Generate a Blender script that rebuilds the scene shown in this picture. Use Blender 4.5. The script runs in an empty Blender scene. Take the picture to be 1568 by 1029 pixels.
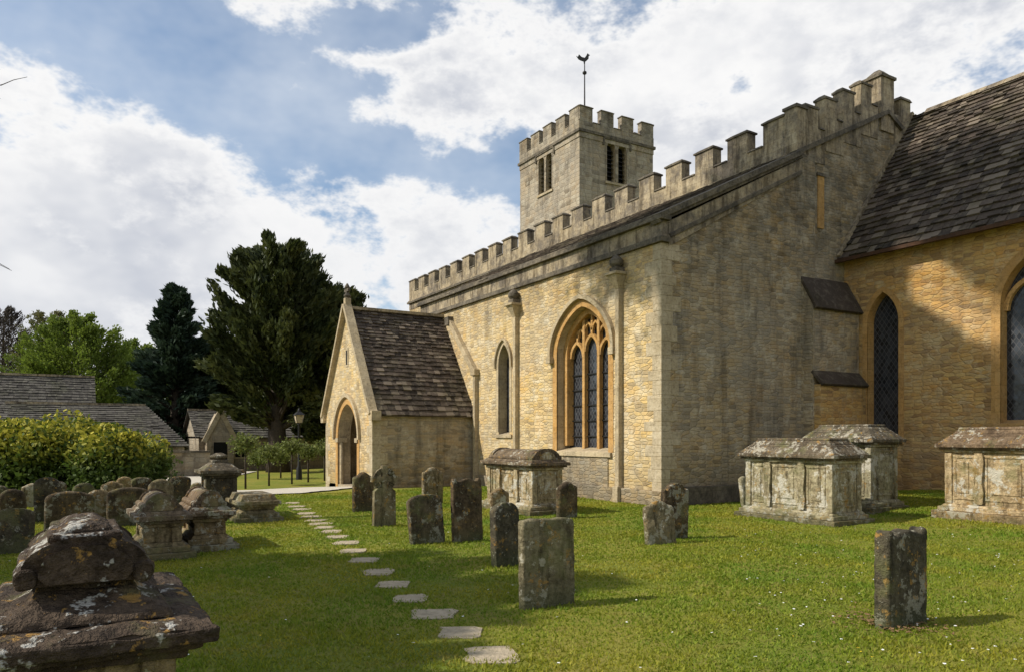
import bpy, bmesh, math, random
import numpy as np
from mathutils import Vector, Matrix
random.seed(7); np.random.seed(7)
S=bpy.context.scene
F=1154.0; H0=668.0; CAMZ=1.6
FW=(-0.859,0.512); RT=(0.512,0.859)
def sm(a,b,x):
    t=min(1,max(0,(x-a)/(b-a))); return t*t*(3-2*t)
def g(x,y):
    z=.26*sm(12,17,y)*sm(-13.5,-10.5,x)
    z-=.28*(sm(21,29,-x))
    return z+0.02*math.sin(x*.7)*math.cos(y*.9)
def gp(px,d):
    t=(px-784)/F
    return ((FW[0]+RT[0]*t)*d,(FW[1]+RT[1]*t)*d)

# ---------------------------------------------------------------- materials
def newmat(name):
    m=bpy.data.materials.new(name); m.use_nodes=True
    nt=m.node_tree; nt.nodes.clear()
    o=nt.nodes.new('ShaderNodeOutputMaterial'); b=nt.nodes.new('ShaderNodeBsdfPrincipled')
    nt.links.new(b.outputs[0],o.inputs[0]); b.inputs['Roughness'].default_value=.9
    try: b.inputs['Specular IOR Level'].default_value=.2
    except: pass
    return m,nt,b
class N:
    def __init__(s,nt): s.nt=nt
    def link(s,a,b): s.nt.links.new(a,b)
    def val(s,inp,v):
        if hasattr(v,'is_output') : s.nt.links.new(v,inp)
        else:
            try: inp.default_value=v
            except: inp.default_value=(v[0],v[1],v[2],1)
    def math(s,op,a,b=0.0,c=None,clamp=False):
        n=s.nt.nodes.new('ShaderNodeMath'); n.operation=op; n.use_clamp=clamp
        s.val(n.inputs[0],a); s.val(n.inputs[1],b)
        if c is not None: s.val(n.inputs[2],c)
        return n.outputs[0]
    def vmath(s,op,a,b=None):
        n=s.nt.nodes.new('ShaderNodeVectorMath'); n.operation=op
        s.val(n.inputs[0],a)
        if b is not None:
            s.val(n.inputs[1],b)
        return n.outputs['Value'] if op in('LENGTH','DOT_PRODUCT') else n.outputs[0]
    def scale(s,a,f):
        n=s.nt.nodes.new('ShaderNodeVectorMath'); n.operation='SCALE'; s.val(n.inputs[0],a); n.inputs['Scale'].default_value=f; return n.outputs[0]
    def noise(s,vec,scale,detail=4,rough=.55,col=False):
        n=s.nt.nodes.new('ShaderNodeTexNoise'); s.link(vec,n.inputs['Vector'])
        n.inputs['Scale'].default_value=scale; n.inputs['Detail'].default_value=min(detail,4); n.inputs['Roughness'].default_value=rough
        return n.outputs['Color'] if col else n.outputs[0]
    def mr(s,v,a,b,c=0.,d=1.,smooth=False):
        n=s.nt.nodes.new('ShaderNodeMapRange'); s.val(n.inputs[0],v)
        n.inputs[1].default_value=a;n.inputs[2].default_value=b;n.inputs[3].default_value=c;n.inputs[4].default_value=d
        if smooth: n.interpolation_type='SMOOTHSTEP'
        return n.outputs[0]
    def mix(s,f,a,b,mode='MIX'):
        n=s.nt.nodes.new('ShaderNodeMix'); n.data_type='RGBA'; n.blend_type=mode; n.clamp_factor=True
        s.val(n.inputs[0],f)
        for i,v in ((6,a),(7,b)):
            if hasattr(v,'is_output'): s.link(v,n.inputs[i])
            else: n.inputs[i].default_value=(v[0],v[1],v[2],1)
        return n.outputs[2]
    def bump(s,h,strength=.5,dist=.02,nrm=None):
        n=s.nt.nodes.new('ShaderNodeBump'); s.link(h,n.inputs['Height']); n.inputs['Strength'].default_value=strength; n.inputs['Distance'].default_value=dist
        if nrm is not None: s.link(nrm,n.inputs['Normal'])
        return n.outputs[0]
    def pos(s):
        n=s.nt.nodes.new('ShaderNodeNewGeometry'); return n.outputs['Position']
    def geo(s): return s.nt.nodes.new('ShaderNodeNewGeometry')
    def uv(s):
        gg=s.geo(); sp=s.nt.nodes.new('ShaderNodeSeparateXYZ'); s.link(gg.outputs['Position'],sp.inputs[0])
        sn=s.nt.nodes.new('ShaderNodeSeparateXYZ'); s.link(gg.outputs['True Normal'],sn.inputs[0])
        ax=s.math('ABSOLUTE',sn.outputs[0]); ay=s.math('ABSOLUTE',sn.outputs[1])
        f=s.math('GREATER_THAN',ax,ay)
        d=s.math('SUBTRACT',sp.outputs[1],sp.outputs[0])
        u=s.math('MULTIPLY_ADD',d,f,sp.outputs[0])
        c=s.nt.nodes.new('ShaderNodeCombineXYZ'); s.link(u,c.inputs[0]); s.link(sp.outputs[2],c.inputs[1])
        return c.outputs[0],gg,sp
def brick(n,vec,bw,rh,c1,c2,cm,mortar=.01,bias=0.):
    b=n.nt.nodes.new('ShaderNodeTexBrick'); n.link(vec,b.inputs['Vector'])
    b.inputs['Scale'].default_value=1; b.inputs['Brick Width'].default_value=bw; b.inputs['Row Height'].default_value=rh
    b.inputs['Mortar Size'].default_value=mortar; b.inputs['Mortar Smooth'].default_value=.6; b.inputs['Bias'].default_value=bias
    b.inputs['Color1'].default_value=(*c1,1);b.inputs['Color2'].default_value=(*c2,1);b.inputs['Mortar'].default_value=(*cm,1)
    return b
def mat_rubble(name,c1,c2,c3,cm,grey,bw=.25,rh=.088,greyamt=.5,dist=.06,stain=.5,pale=(.56,.50,.38),cd=(.16,.125,.08),rnd=.68,top=None,gold=.4):
    m,nt,b=newmat(name); n=N(nt)
    uv,gg,sp=n.uv(); P=gg.outputs['Position']
    nz=n.noise(P,1.2,2,col=True); off=n.scale(n.vmath('SUBTRACT',nz,(.5,.5,.5)),dist)
    v=n.vmath('MULTIPLY',n.vmath('ADD',uv,off),(1/bw,1/rh,1))
    def vor(feat):
        q=nt.nodes.new('ShaderNodeTexVoronoi'); q.voronoi_dimensions='2D'; q.feature=feat; n.link(v,q.inputs['Vector']); q.inputs['Scale'].default_value=1; q.inputs['Randomness'].default_value=rnd; return q
    vc=vor('F1'); ve=vor('DISTANCE_TO_EDGE')
    sc=nt.nodes.new('ShaderNodeSeparateColor'); n.link(vc.outputs['Color'],sc.inputs[0])
    col=n.mix(sc.outputs[0],c1,c2)
    col=n.mix(n.mr(sc.outputs[1],.66,.72,0,.9),col,c3); col=n.mix(n.mr(sc.outputs[2],.88,.92,0,.7),col,cd)
    col=n.mix(n.mr(sc.outputs[2],.0,.12,.7,0),col,pale)
    col=n.mix(n.mr(n.noise(P,16,5,.7),.35,.7,0,.5),col,n.mix(1,col,(.55,.5,.44),'MULTIPLY'))
    mort=n.mr(ve.outputs['Distance'],.02,.09,1,0,True)
    mv=n.noise(P,3,3)
    col=n.mix(n.math('MULTIPLY',mort,n.mr(mv,.35,.6,.25,.7)),col,n.mix(mv,cm,n.mix(1,cm,(.55,.5,.45),'MULTIPLY')))
    lo=n.noise(P,.5,5,.65)
    gw=n.mr(lo,.40,.60,0,greyamt)
    col=n.mix(gw,col,n.mix(.6,col,grey))
    col=n.mix(n.mr(n.noise(P,2.4,5,.75),.53,.65,0,.6),col,pale)
    col=n.mix(n.mr(n.noise(n.vmath('ADD',P,(5,2,8)),1.1,4,.7),.5,.66,0,gold),col,n.mix(1,col,(1.08,.86,.58),'MULTIPLY'))
    col=n.mix(n.mr(n.noise(n.vmath('ADD',P,(15,9,4)),1.7,4,.75),.52,.66,0,.6),col,n.mix(.5,n.mix(1,col,(.55,.54,.52),'MULTIPLY'),grey))
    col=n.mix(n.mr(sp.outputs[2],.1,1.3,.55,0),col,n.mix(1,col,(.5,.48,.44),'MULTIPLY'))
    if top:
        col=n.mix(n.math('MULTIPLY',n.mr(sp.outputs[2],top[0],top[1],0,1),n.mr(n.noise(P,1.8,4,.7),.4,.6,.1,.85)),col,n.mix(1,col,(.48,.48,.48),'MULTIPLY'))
    stc=nt.nodes.new('ShaderNodeMapping'); n.link(P,stc.inputs[0]); stc.inputs['Scale'].default_value=(1.6,1.6,.25)
    st=n.mr(n.noise(stc.outputs[0],1.2,5,.7),.5,.68,0,stain)
    col=n.mix(st,col,n.mix(1,col,(.46,.455,.46),'MULTIPLY'))
    n.link(col,b.inputs['Base Color'])
    h=n.math('ADD',n.mr(ve.outputs['Distance'],0,.16,0,1,True),n.math('MULTIPLY',n.noise(P,20,3,.7),1.2))
    n.link(n.bump(h,.8,.017),b.inputs['Normal'])
    return m
def mat_dressed(name,c1,c2,dark,amt=.5,sc=3.,streak=0):
    m,nt,b=newmat(name); n=N(nt); uv,gg,sp=n.uv(); P=gg.outputs['Position']
    col=n.mix(n.mr(n.noise(P,sc,5,.7),.3,.7),c1,c2)
    bt=brick(n,uv,.62,.31,(1,1,1),(.78,.76,.72),(.5,.47,.43),.006)
    col=n.mix(.8,col,bt.outputs[0],'MULTIPLY')
    col=n.mix(n.mr(n.noise(P,1.3,5,.78),.42,.62,0,amt),col,dark)
    if streak:
        stc=nt.nodes.new('ShaderNodeMapping'); n.link(P,stc.inputs[0]); stc.inputs['Scale'].default_value=(3.5,3.5,.5)
        col=n.mix(n.mr(n.noise(stc.outputs[0],1.3,4,.7),.48,.62,0,streak),col,n.mix(1,col,(.33,.31,.29),'MULTIPLY'))
    col=n.mix(n.mr(n.noise(P,13,5,.75),.48,.7,0,.7),col,n.mix(1,col,(.42,.39,.36),'MULTIPLY'))
    n.link(col,b.inputs['Base Color'])
    n.link(n.bump(n.noise(P,22,5,.75),.7,.03),b.inputs['Normal'])
    return m
def mat_tomb(name,c1,c2,lich=(.45,.43,.38),lt=.58,sc=6,streak=.5):
    m,nt,b=newmat(name); n=N(nt)
    oi=nt.nodes.new('ShaderNodeObjectInfo'); P=n.vmath('ADD',n.pos(),n.scale(oi.outputs['Random'],37.))
    col=n.mix(n.mr(n.noise(P,3.2,5,.75),.38,.62),c1,c2)
    mp=nt.nodes.new('ShaderNodeMapping'); n.link(P,mp.inputs[0]); mp.inputs['Scale'].default_value=(6,6,1.1)
    col=n.mix(n.mr(n.noise(mp.outputs[0],1.3,4,.7),.5,.66,0,streak),col,n.mix(1,col,(.33,.31,.28),'MULTIPLY'))
    col=n.mix(n.mr(n.noise(P,sc*3,5,.75),.42,.66,0,.8),col,n.mix(1,col,(.36,.34,.32),'MULTIPLY'))
    col=n.mix(oi.outputs['Random'],n.mix(1,col,(1.2,1.02,.8),'MULTIPLY'),n.mix(1,col,(.85,.9,.82),'MULTIPLY'))
    big=n.mr(n.noise(P,1.7,3,.6),.4,.65,-.07,.07)
    d=n.math('ADD',n.noise(P,sc,5,.78),big)
    col=n.mix(n.mr(d,lt-.03,lt+.02,0,.9),col,n.mix(n.noise(P,25,3),lich,n.mix(1,lich,(.6,.6,.55),'MULTIPLY')))
    col=n.mix(n.mr(n.noise(n.vmath('ADD',P,(9,3,5)),sc*1.2,5,.75),.59,.64,0,.8),col,(.33,.19,.05))
    col=n.mix(n.mr(n.noise(n.vmath('ADD',P,(2,7,1)),2.1,5,.7),.54,.66,0,.6),col,(.15,.15,.06))
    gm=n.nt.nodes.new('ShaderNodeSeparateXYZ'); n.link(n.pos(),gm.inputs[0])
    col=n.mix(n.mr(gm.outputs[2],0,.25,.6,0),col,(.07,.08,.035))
    n.link(col,b.inputs['Base Color'])
    n.link(n.bump(n.math('ADD',n.noise(P,14,5,.78),n.math('MULTIPLY',n.noise(P,60,3),.35)),.9,.045),b.inputs['Normal'])
    return m
def mat_slate(name,c1,c2,lich=(.2,.19,.15),c3=None):
    m,nt,b=newmat(name); n=N(nt); gg=n.geo(); P=gg.outputs['Position']; r=gg.outputs['Random Per Island']
    col=n.mix(n.mr(r,0,1),c1,c2)
    if c3: col=n.mix(n.mr(n.math('FRACT',n.math('MULTIPLY',r,17.3)),.8,.86),col,c3)
    col=n.mix(n.mr(n.noise(P,5,5,.75),.5,.66,0,.7),col,lich)
    col=n.mix(n.mr(n.noise(P,.8,5,.7),.48,.66,0,.6),col,n.mix(1,col,(.55,.6,.4),'MULTIPLY'))
    n.link(col,b.inputs['Base Color']); b.inputs['Roughness'].default_value=.85
    n.link(n.bump(n.noise(P,30,5,.7),.5,.015),b.inputs['Normal'])
    return m
def mat_glass(name,lat=.13,tint=(.012,.013,.016)):
    m,nt,b=newmat(name); n=N(nt); uv,gg,sp=n.uv()
    s2=nt.nodes.new('ShaderNodeSeparateXYZ'); n.link(uv,s2.inputs[0])
    u,v=s2.outputs[0],s2.outputs[1]
    v2=n.math('MULTIPLY',v,.7)
    a=n.math('PINGPONG',n.math('ADD',u,v2),lat/2); c=n.math('PINGPONG',n.math('SUBTRACT',u,v2),lat/2)
    l=n.math('LESS_THAN',n.math('MINIMUM',a,c),.009)
    fa=n.math('FLOOR',n.math('DIVIDE',n.math('ADD',u,v2),lat)); fc=n.math('FLOOR',n.math('DIVIDE',n.math('SUBTRACT',u,v2),lat))
    cb=nt.nodes.new('ShaderNodeCombineXYZ'); n.link(fa,cb.inputs[0]); n.link(fc,cb.inputs[1])
    wn=nt.nodes.new('ShaderNodeTexWhiteNoise'); n.link(cb.outputs[0],wn.inputs[0])
    col=n.mix(wn.outputs[0],tint,(.05,.055,.065)); col=n.mix(l,col,(.07,.07,.075)); n.link(col,b.inputs['Base Color'])
    n.link(n.mr(l,0,1,.15,.7),b.inputs['Roughness'])
    b.inputs['Specular IOR Level'].default_value=.35
    hh=n.math('ADD',n.math('MULTIPLY',wn.outputs[0],.6),n.noise(gg.outputs['Position'],5,2))
    n.link(n.bump(hh,.35,.04),b.inputs['Normal'])
    return m
def mat_leaf(name,c1,c2,c3,trans=.35,sc=.6,tip=None):
    m,nt,b=newmat(name); n=N(nt); gg=n.geo(); P=gg.outputs['Position']
    r=gg.outputs['Random Per Island']
    col=n.mix(r,c1,c2); col=n.mix(n.mr(n.noise(P,sc,3),.45,.62),col,c3)
    if tip:
        z=nt.nodes.new('ShaderNodeSeparateXYZ'); n.link(P,z.inputs[0])
        col=n.mix(n.math('MULTIPLY',n.mr(z.outputs[2],tip[0],tip[1]),n.mr(r,.2,.7)),col,tip[2])
    n.link(col,b.inputs['Base Color']); b.inputs['Roughness'].default_value=.6
    t=nt.nodes.new('ShaderNodeBsdfTranslucent'); n.link(n.mix(.5,col,(c3[0]*1.3,c3[1]*1.4,c3[2])),t.inputs[0])
    ms=nt.nodes.new('ShaderNodeMixShader'); ms.inputs[0].default_value=trans
    n.link(b.outputs[0],ms.inputs[1]); n.link(t.outputs[0],ms.inputs[2])
    o=[x for x in nt.nodes if x.type=='OUTPUT_MATERIAL'][0]; n.link(ms.outputs[0],o.inputs[0])
    return m
def mat_plain(name,c1,c2=None,rough=.8,sc=8,metal=0,bmp=.3):
    m,nt,b=newmat(name); n=N(nt); P=n.pos(); c2=c2 or tuple(x*.6 for x in c1)
    n.link(n.mix(n.mr(n.noise(P,sc,5,.75),.35,.65),c1,c2),b.inputs['Base Color']); b.inputs['Roughness'].default_value=rough; b.inputs['Metallic'].default_value=metal
    n.link(n.bump(n.noise(P,sc*4,4),bmp,.02),b.inputs['Normal']); return m

M={}
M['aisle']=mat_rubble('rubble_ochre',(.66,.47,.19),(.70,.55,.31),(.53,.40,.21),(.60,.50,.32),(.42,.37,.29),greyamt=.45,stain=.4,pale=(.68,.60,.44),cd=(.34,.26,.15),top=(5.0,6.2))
M['east']=mat_rubble('rubble_grey_tan',(.46,.335,.165),(.49,.40,.265),(.34,.285,.20),(.45,.375,.26),(.30,.275,.225),greyamt=.85,stain=.8,pale=(.53,.47,.36),cd=(.2,.16,.10),top=(4.5,7))  # greyed copy of the aisle rubble: weathering plus shade put into the colour
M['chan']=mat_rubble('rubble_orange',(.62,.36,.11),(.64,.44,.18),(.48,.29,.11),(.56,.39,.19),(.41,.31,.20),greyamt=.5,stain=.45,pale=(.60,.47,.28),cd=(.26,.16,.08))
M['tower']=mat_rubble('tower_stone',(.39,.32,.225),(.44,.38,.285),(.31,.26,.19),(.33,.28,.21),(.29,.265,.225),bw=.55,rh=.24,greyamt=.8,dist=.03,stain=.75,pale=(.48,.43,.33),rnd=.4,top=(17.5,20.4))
M['dress']=mat_dressed('dressed_limestone',(.50,.40,.25),(.58,.48,.32),(.26,.22,.16),.6)
M['quoin']=mat_dressed('quoin_limestone',(.50,.41,.27),(.60,.52,.38),(.36,.29,.18),.7,5)
M['pale']=mat_dressed('parapet_limestone',(.43,.34,.215),(.50,.425,.30),(.14,.12,.10),.85,5,.8)
M['orange']=mat_dressed('orange_limestone',(.54,.30,.09),(.60,.38,.16),(.33,.21,.1),.4)
M['cap']=mat_dressed('weathered_coping',(.11,.095,.075),(.27,.23,.17),(.05,.045,.04),.7,7)
M['slate']=mat_slate('stone_slates',(.034,.027,.022),(.105,.08,.062),(.155,.13,.095),(.18,.145,.11))
M['slate2']=mat_slate('stone_slates_far',(.05,.045,.04),(.11,.10,.088))
M['glass']=mat_glass('leaded_glass')
M['dark']=mat_plain('dark_interior',(.01,.01,.01))
M['louvre']=mat_plain('louvre_slats',(.05,.045,.04))
M['wood']=mat_plain('oak_door',(.50,.20,.045),(.28,.11,.03),.6,3)
M['iron']=mat_plain('dark_iron',(.03,.03,.03),rough=.5)
M['rust']=mat_plain('rust_gutter',(.09,.045,.025),(.05,.03,.02))
M['tombd']=mat_tomb('headstone_dark',(.055,.046,.036),(.14,.115,.08),(.36,.34,.27),.58,7)
M['tombm']=mat_tomb('headstone_mid',(.18,.15,.10),(.32,.27,.18),(.52,.48,.38),.57,6,.85)
M['tombl']=mat_tomb('tomb_limestone',(.34,.29,.20),(.52,.47,.35),(.66,.62,.53),.55,5,.9)
M['tombc']=mat_tomb('tomb_cap',(.10,.08,.062),(.22,.18,.14),(.50,.46,.38),.58,8)
M['tombn']=mat_tomb('near_tomb_cap',(.040,.032,.028),(.095,.075,.062),(.55,.53,.49),.60,7)
M['flag']=mat_plain('path_stone',(.46,.38,.27),(.30,.25,.17),.9,9,bmp=.8)
M['gravel']=mat_plain('gravel',(.46,.42,.35),(.54,.50,.42),.95,30)
M['bark']=mat_plain('bark',(.08,.06,.045),(.035,.03,.022),.9,12)
M['yew']=mat_leaf('yew_foliage',(.018,.028,.010),(.05,.065,.02),(.085,.095,.03),.2,.7)
M['fir']=mat_leaf('fir_foliage',(.012,.026,.016),(.030,.052,.032),(.045,.07,.042),.15,.6)
M['spring']=mat_leaf('spring_foliage',(.10,.15,.025),(.16,.20,.03),(.13,.17,.03),.4,.4)
M['laurel']=mat_leaf('laurel_foliage',(.045,.075,.018),(.11,.15,.03),(.07,.11,.022),.3,1.2,(.7,1.6,(.50,.44,.05)))  # upper leaves yellower: leaf tips and sunlit highlight put into the colour
M['shrub']=mat_leaf('shrub_foliage',(.08,.12,.03),(.2,.22,.06),(.15,.17,.05),.3,1.5)
M['budding']=mat_leaf('budding_foliage',(.16,.14,.06),(.12,.10,.06),(.15,.16,.06),.3,.5)
M['shade']=mat_leaf('beech_foliage',(.05,.09,.02),(.09,.14,.03),(.07,.11,.03),.15,.5)
M['twig']=mat_plain('twigs',(.10,.08,.07),(.06,.05,.045))
M['litter']=mat_plain('leaf_litter',(.22,.13,.06),(.12,.08,.04))

# ---------------------------------------------------------------- mesh builder
class MB:
    def __init__(s): s.v=[];s.f=[];s.m=[];s.mats=[];s.sm=[]
    def mi(s,m):
        if m not in s.mats: s.mats.append(m)
        return s.mats.index(m)
    def add(s,vs,fs,m,smooth=False):
        o=len(s.v); s.v+= [tuple(x) for x in vs]; k=s.mi(m)
        for f in fs: s.f.append([o+i for i in f]); s.m.append(k); s.sm.append(smooth)
    def box(s,x0,x1,y0,y1,z0,z1,m,tx=0,ty=0):
        vs=[(x0,y0,z0),(x1,y0,z0),(x1,y1,z0),(x0,y1,z0),(x0+tx,y0+ty,z1),(x1-tx,y0+ty,z1),(x1-tx,y1-ty,z1),(x0+tx,y1-ty,z1)]
        s.add(vs,[(3,2,1,0),(4,5,6,7),(0,1,5,4),(1,2,6,5),(2,3,7,6),(3,0,4,7)],m)
    def prism(s,pts,fn,d0,d1,m,smooth=False):
        k=len(pts); vs=[fn(a,b,d0) for a,b in pts]+[fn(a,b,d1) for a,b in pts]
        fs=[list(range(k)),list(range(2*k-1,k-1,-1))]+[(i,(i+1)%k,(i+1)%k+k,i+k) for i in range(k)]
        s.add(vs,fs,m,smooth)
    def beam(s,p0,p1,w,h,m,up=(0,0,1)):
        p0=Vector(p0);p1=Vector(p1);d=(p1-p0).normalized();upv=Vector(up)
        sd=d.cross(upv).normalized(); u=sd.cross(d).normalized()
        vs=[]
        for p in (p0,p1):
            for a,b in ((-1,-1),(1,-1),(1,1),(-1,1)): vs.append(p+sd*(a*w/2)+u*(b*h/2))
        s.add(vs,[(3,2,1,0),(4,5,6,7),(0,1,5,4),(1,2,6,5),(2,3,7,6),(3,0,4,7)],m)
    def tube(s,pts,rs,m,k=8):
        pts=[Vector(p) for p in pts]; vs=[];fs=[]
        for i,p in enumerate(pts):
            d=(pts[min(i+1,len(pts)-1)]-pts[max(i-1,0)]).normalized()
            a=d.orthogonal().normalized() if abs(d.z)<.99 else Vector((1,0,0)); b=d.cross(a)
            for j in range(k):
                t=2*math.pi*j/k; vs.append(p+(a*math.cos(t)+b*math.sin(t))*rs[i])
        for i in range(len(pts)-1):
            for j in range(k): fs.append((i*k+j,i*k+(j+1)%k,(i+1)*k+(j+1)%k,(i+1)*k+j))
        fs.append(list(range(k))[::-1]); fs.append([(len(pts)-1)*k+j for j in range(k)])
        s.add(vs,fs,m,True)
    def lathe(s,cx,cy,prof,m,k=14):
        vs=[];fs=[]
        for r,z in prof:
            for j in range(k):
                t=2*math.pi*j/k; vs.append((cx+r*math.cos(t),cy+r*math.sin(t),z))
        for i in range(len(prof)-1):
            for j in range(k): fs.append((i*k+j,i*k+(j+1)%k,(i+1)*k+(j+1)%k,(i+1)*k+j))
        fs.append([(len(prof)-1)*k+j for j in range(k)])
        s.add(vs,fs,m,True)
    def obj(s,name,parent=None,bevel=0,rough=0,ns=.12,lev=3):
        me=bpy.data.meshes.new(name); me.from_pydata(s.v,[],s.f)
        for m in s.mats: me.materials.append(M[m])
        me.polygons.foreach_set('material_index',s.m); me.polygons.foreach_set('use_smooth',s.sm)
        me.update(); o=bpy.data.objects.new(name,me); S.collection.objects.link(o)
        if parent: o.parent=parent
        if bevel:
            b=o.modifiers.new('b','BEVEL'); b.width=bevel; b.segments=2; b.limit_method='ANGLE'; b.angle_limit=.6
        if rough:
            sb=o.modifiers.new('s','SUBSURF'); sb.subdivision_type='SIMPLE'; sb.levels=lev; sb.render_levels=lev
            tx=bpy.data.textures.new('r','CLOUDS'); tx.noise_scale=ns; tx.noise_depth=4
            dm=o.modifiers.new('d','DISPLACE'); dm.texture=tx; dm.strength=rough; dm.texture_coords='GLOBAL'; dm.mid_level=.5
        return o
def empty(name,loc=(0,0,0)):
    e=bpy.data.objects.new(name,None); S.collection.objects.link(e); e.location=loc; return e

def archz(o,u):
    x=min(1,abs(u-o['c'])/o['a']); a=o['a'];h=o['h']
    if o['k']=='rect': return o['sp']
    if o['k']=='tudor': return o['sp']+h*max(0,(1-x**1.45))**.58
    cc=(h*h-a*a)/(2*a); R=a+cc
    return o['sp']+math.sqrt(max(0,R*R-(x*a+cc)**2))
def ous(o,n=12):
    return [o['c']-o['a']*math.cos(math.pi*i/(2*n)) for i in range(2*n+1)]
def wall(mb,P,u0,u1,z0,topf,ops,mat,rev='dress',brk=(),depth=.35,back=None):
    us=set([u0,u1]+list(brk))
    for o in ops: us.update(ous(o) if o['k']!='rect' else [o['c']-o['a'],o['c']+o['a']])
    us=sorted(u for u in us if u0-1e-6<=u<=u1+1e-6)
    for a,b in zip(us[:-1],us[1:]):
        if b-a<1e-6: continue
        mid=(a+b)/2; o=None
        for q in ops:
            if abs(mid-q['c'])<q['a']: o=q
        if o is None:
            mb.add([P(a,z0,0),P(b,z0,0),P(b,topf(b),0),P(a,topf(a),0)],[(0,1,2,3)],mat)
        else:
            if o['s']>z0: mb.add([P(a,z0,0),P(b,z0,0),P(b,o['s'],0),P(a,o['s'],0)],[(0,1,2,3)],mat)
            za,zb=archz(o,a),archz(o,b)
            mb.add([P(a,za,0),P(b,zb,0),P(b,topf(b),0),P(a,topf(a),0)],[(0,1,2,3)],mat)
            mb.add([P(a,za,0),P(b,zb,0),P(b,zb,depth),P(a,za,depth)],[(0,1,2,3)],rev)
            if o['s']>z0: mb.add([P(a,o['s'],0),P(b,o['s'],0),P(b,o['s']+.12,depth),P(a,o['s']+.12,depth)],[(0,1,2,3)],rev)
    for o in ops:
        for e in (-1,1):
            u=o['c']+e*o['a']
            mb.add([P(u,o['s'],0),P(u,o['sp'],0),P(u,o['sp'],depth),P(u,o['s'],depth)],[(0,1,2,3)],rev)
def pathof(o,down=0):
    pts=[(u,archz(o,u)) for u in ous(o,10)]
    if down: pts=[(o['c']-o['a'],o['sp']-down)]+pts+[(o['c']+o['a'],o['sp']-down)]
    return pts
def band(mb,P,path,r0,r1,d0,d1,m):
    n=len(path); L=[];
    for i,(u,z) in enumerate(path):
        a=path[max(0,i-1)];b=path[min(n-1,i+1)]
        tx,tz=b[0]-a[0],b[1]-a[1]; l=math.hypot(tx,tz) or 1
        nx,nz=-tz/l,tx/l
        L.append(((u+nx*r0,z+nz*r0),(u+nx*r1,z+nz*r1)))
    for i in range(n-1):
        (a0,a1),(b0,b1)=L[i],L[i+1]
        mb.add([P(*a0,d1),P(*b0,d1),P(*b1,d1),P(*a1,d1)],[(0,1,2,3)],m)
        mb.add([P(*a0,d1),P(*b0,d1),P(*b0,d0),P(*a0,d0)],[(0,1,2,3)],m)
        mb.add([P(*a1,d1),P(*b1,d1),P(*b1,d0),P(*a1,d0)],[(0,1,2,3)],m)
    for k in (0,n-1):
        a0,a1=L[k]; mb.add([P(*a0,d1),P(*a1,d1),P(*a1,d0),P(*a0,d0)],[(0,1,2,3)],m)
def pbox(mb,P,u0,u1,z0,z1,d0,d1,m):
    vs=[P(u,z,d) for d in (d0,d1) for u,z in ((u0,z0),(u1,z0),(u1,z1),(u0,z1))]
    mb.add(vs,[(0,1,2,3),(7,6,5,4),(0,1,5,4),(1,2,6,5),(2,3,7,6),(3,0,4,7)],m)
def pane(mb,P,o,d,m):
    pts=[(o['c']-o['a'],o['s'])]+pathof(o)+[(o['c']+o['a'],o['s'])]
    mb.add([P(u,z,d) for u,z in pts],[list(range(len(pts)))],m)
def slates(mb,O,U,V,ul,vl,m,course=.22,w=.26,th=.028):
    O=Vector(O);U=Vector(U).normalized();V=Vector(V).normalized();Nn=U.cross(V).normalized()
    if Nn.z<0: Nn=-Nn
    v=0
    while v<vl:
        cs=course*(1.25-.5*v/vl)
        u=-random.random()*w
        while u<ul:
            ww=w*random.uniform(.6,1.35); a=max(0,u);b=min(ul,u+ww-.008)
            if b-a>.02:
                t=th*random.uniform(.6,1.8); j=random.uniform(-.02,.02); top=min(v+cs*1.25,vl+.02)
                p=[O+U*a+V*(v+j)+Nn*(t+.02),O+U*b+V*(v+j+random.uniform(-.012,.012))+Nn*(t*random.uniform(.8,1.1)+.02),O+U*b+V*top+Nn*.012,O+U*a+V*top+Nn*.012]
                q=[O+U*a+V*(v+j)-Nn*.01,O+U*b+V*(v+j)-Nn*.01]
                mb.add(p+q,[(0,1,2,3),(4,5,1,0),(4,0,3),(5,2,1)],m)
            u+=ww
        v+=cs
def parapet(mb,ax,fx,a0,a1,zf,thick,low,mh,pitch,mw,ms,mc):
    def bx(u0,u1,z0,z1,m,ex=0,tz=0):
        if ax=='S': mb.box(u0-ex,u1+ex,fx-ex,fx+thick+ex,z0,z1,m,tz,tz)
        else: mb.box(fx-thick-ex,fx+ex,u0-ex,u1+ex,z0,z1,m,tz,tz)
    u=a0
    while u<a1-.05:
        e=min(u+mw*random.uniform(.97,1.03),a1); z=zf((u+e)/2); zj=random.uniform(-.02,.02); tj=random.uniform(.03,.045)
        bx(u,e,z-.5,z+low+mh+zj,ms); bx(u,e,z+low+mh+zj,z+low+mh+.05+zj,mc,tj); bx(u+.0,e-.0,z+low+mh+.05+zj,z+low+mh+.13+zj,mc,tj-.006,.12)
        u2=min(u+pitch,a1)
        if u2>e+.02:
            z=zf((u2+e)/2); bx(e+.002,u2-.002,z-.5,z+low,ms); bx(e+.048,u2-.048,z+low,z+low+.06,mc,.035,.04)
        u+=pitch

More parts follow.
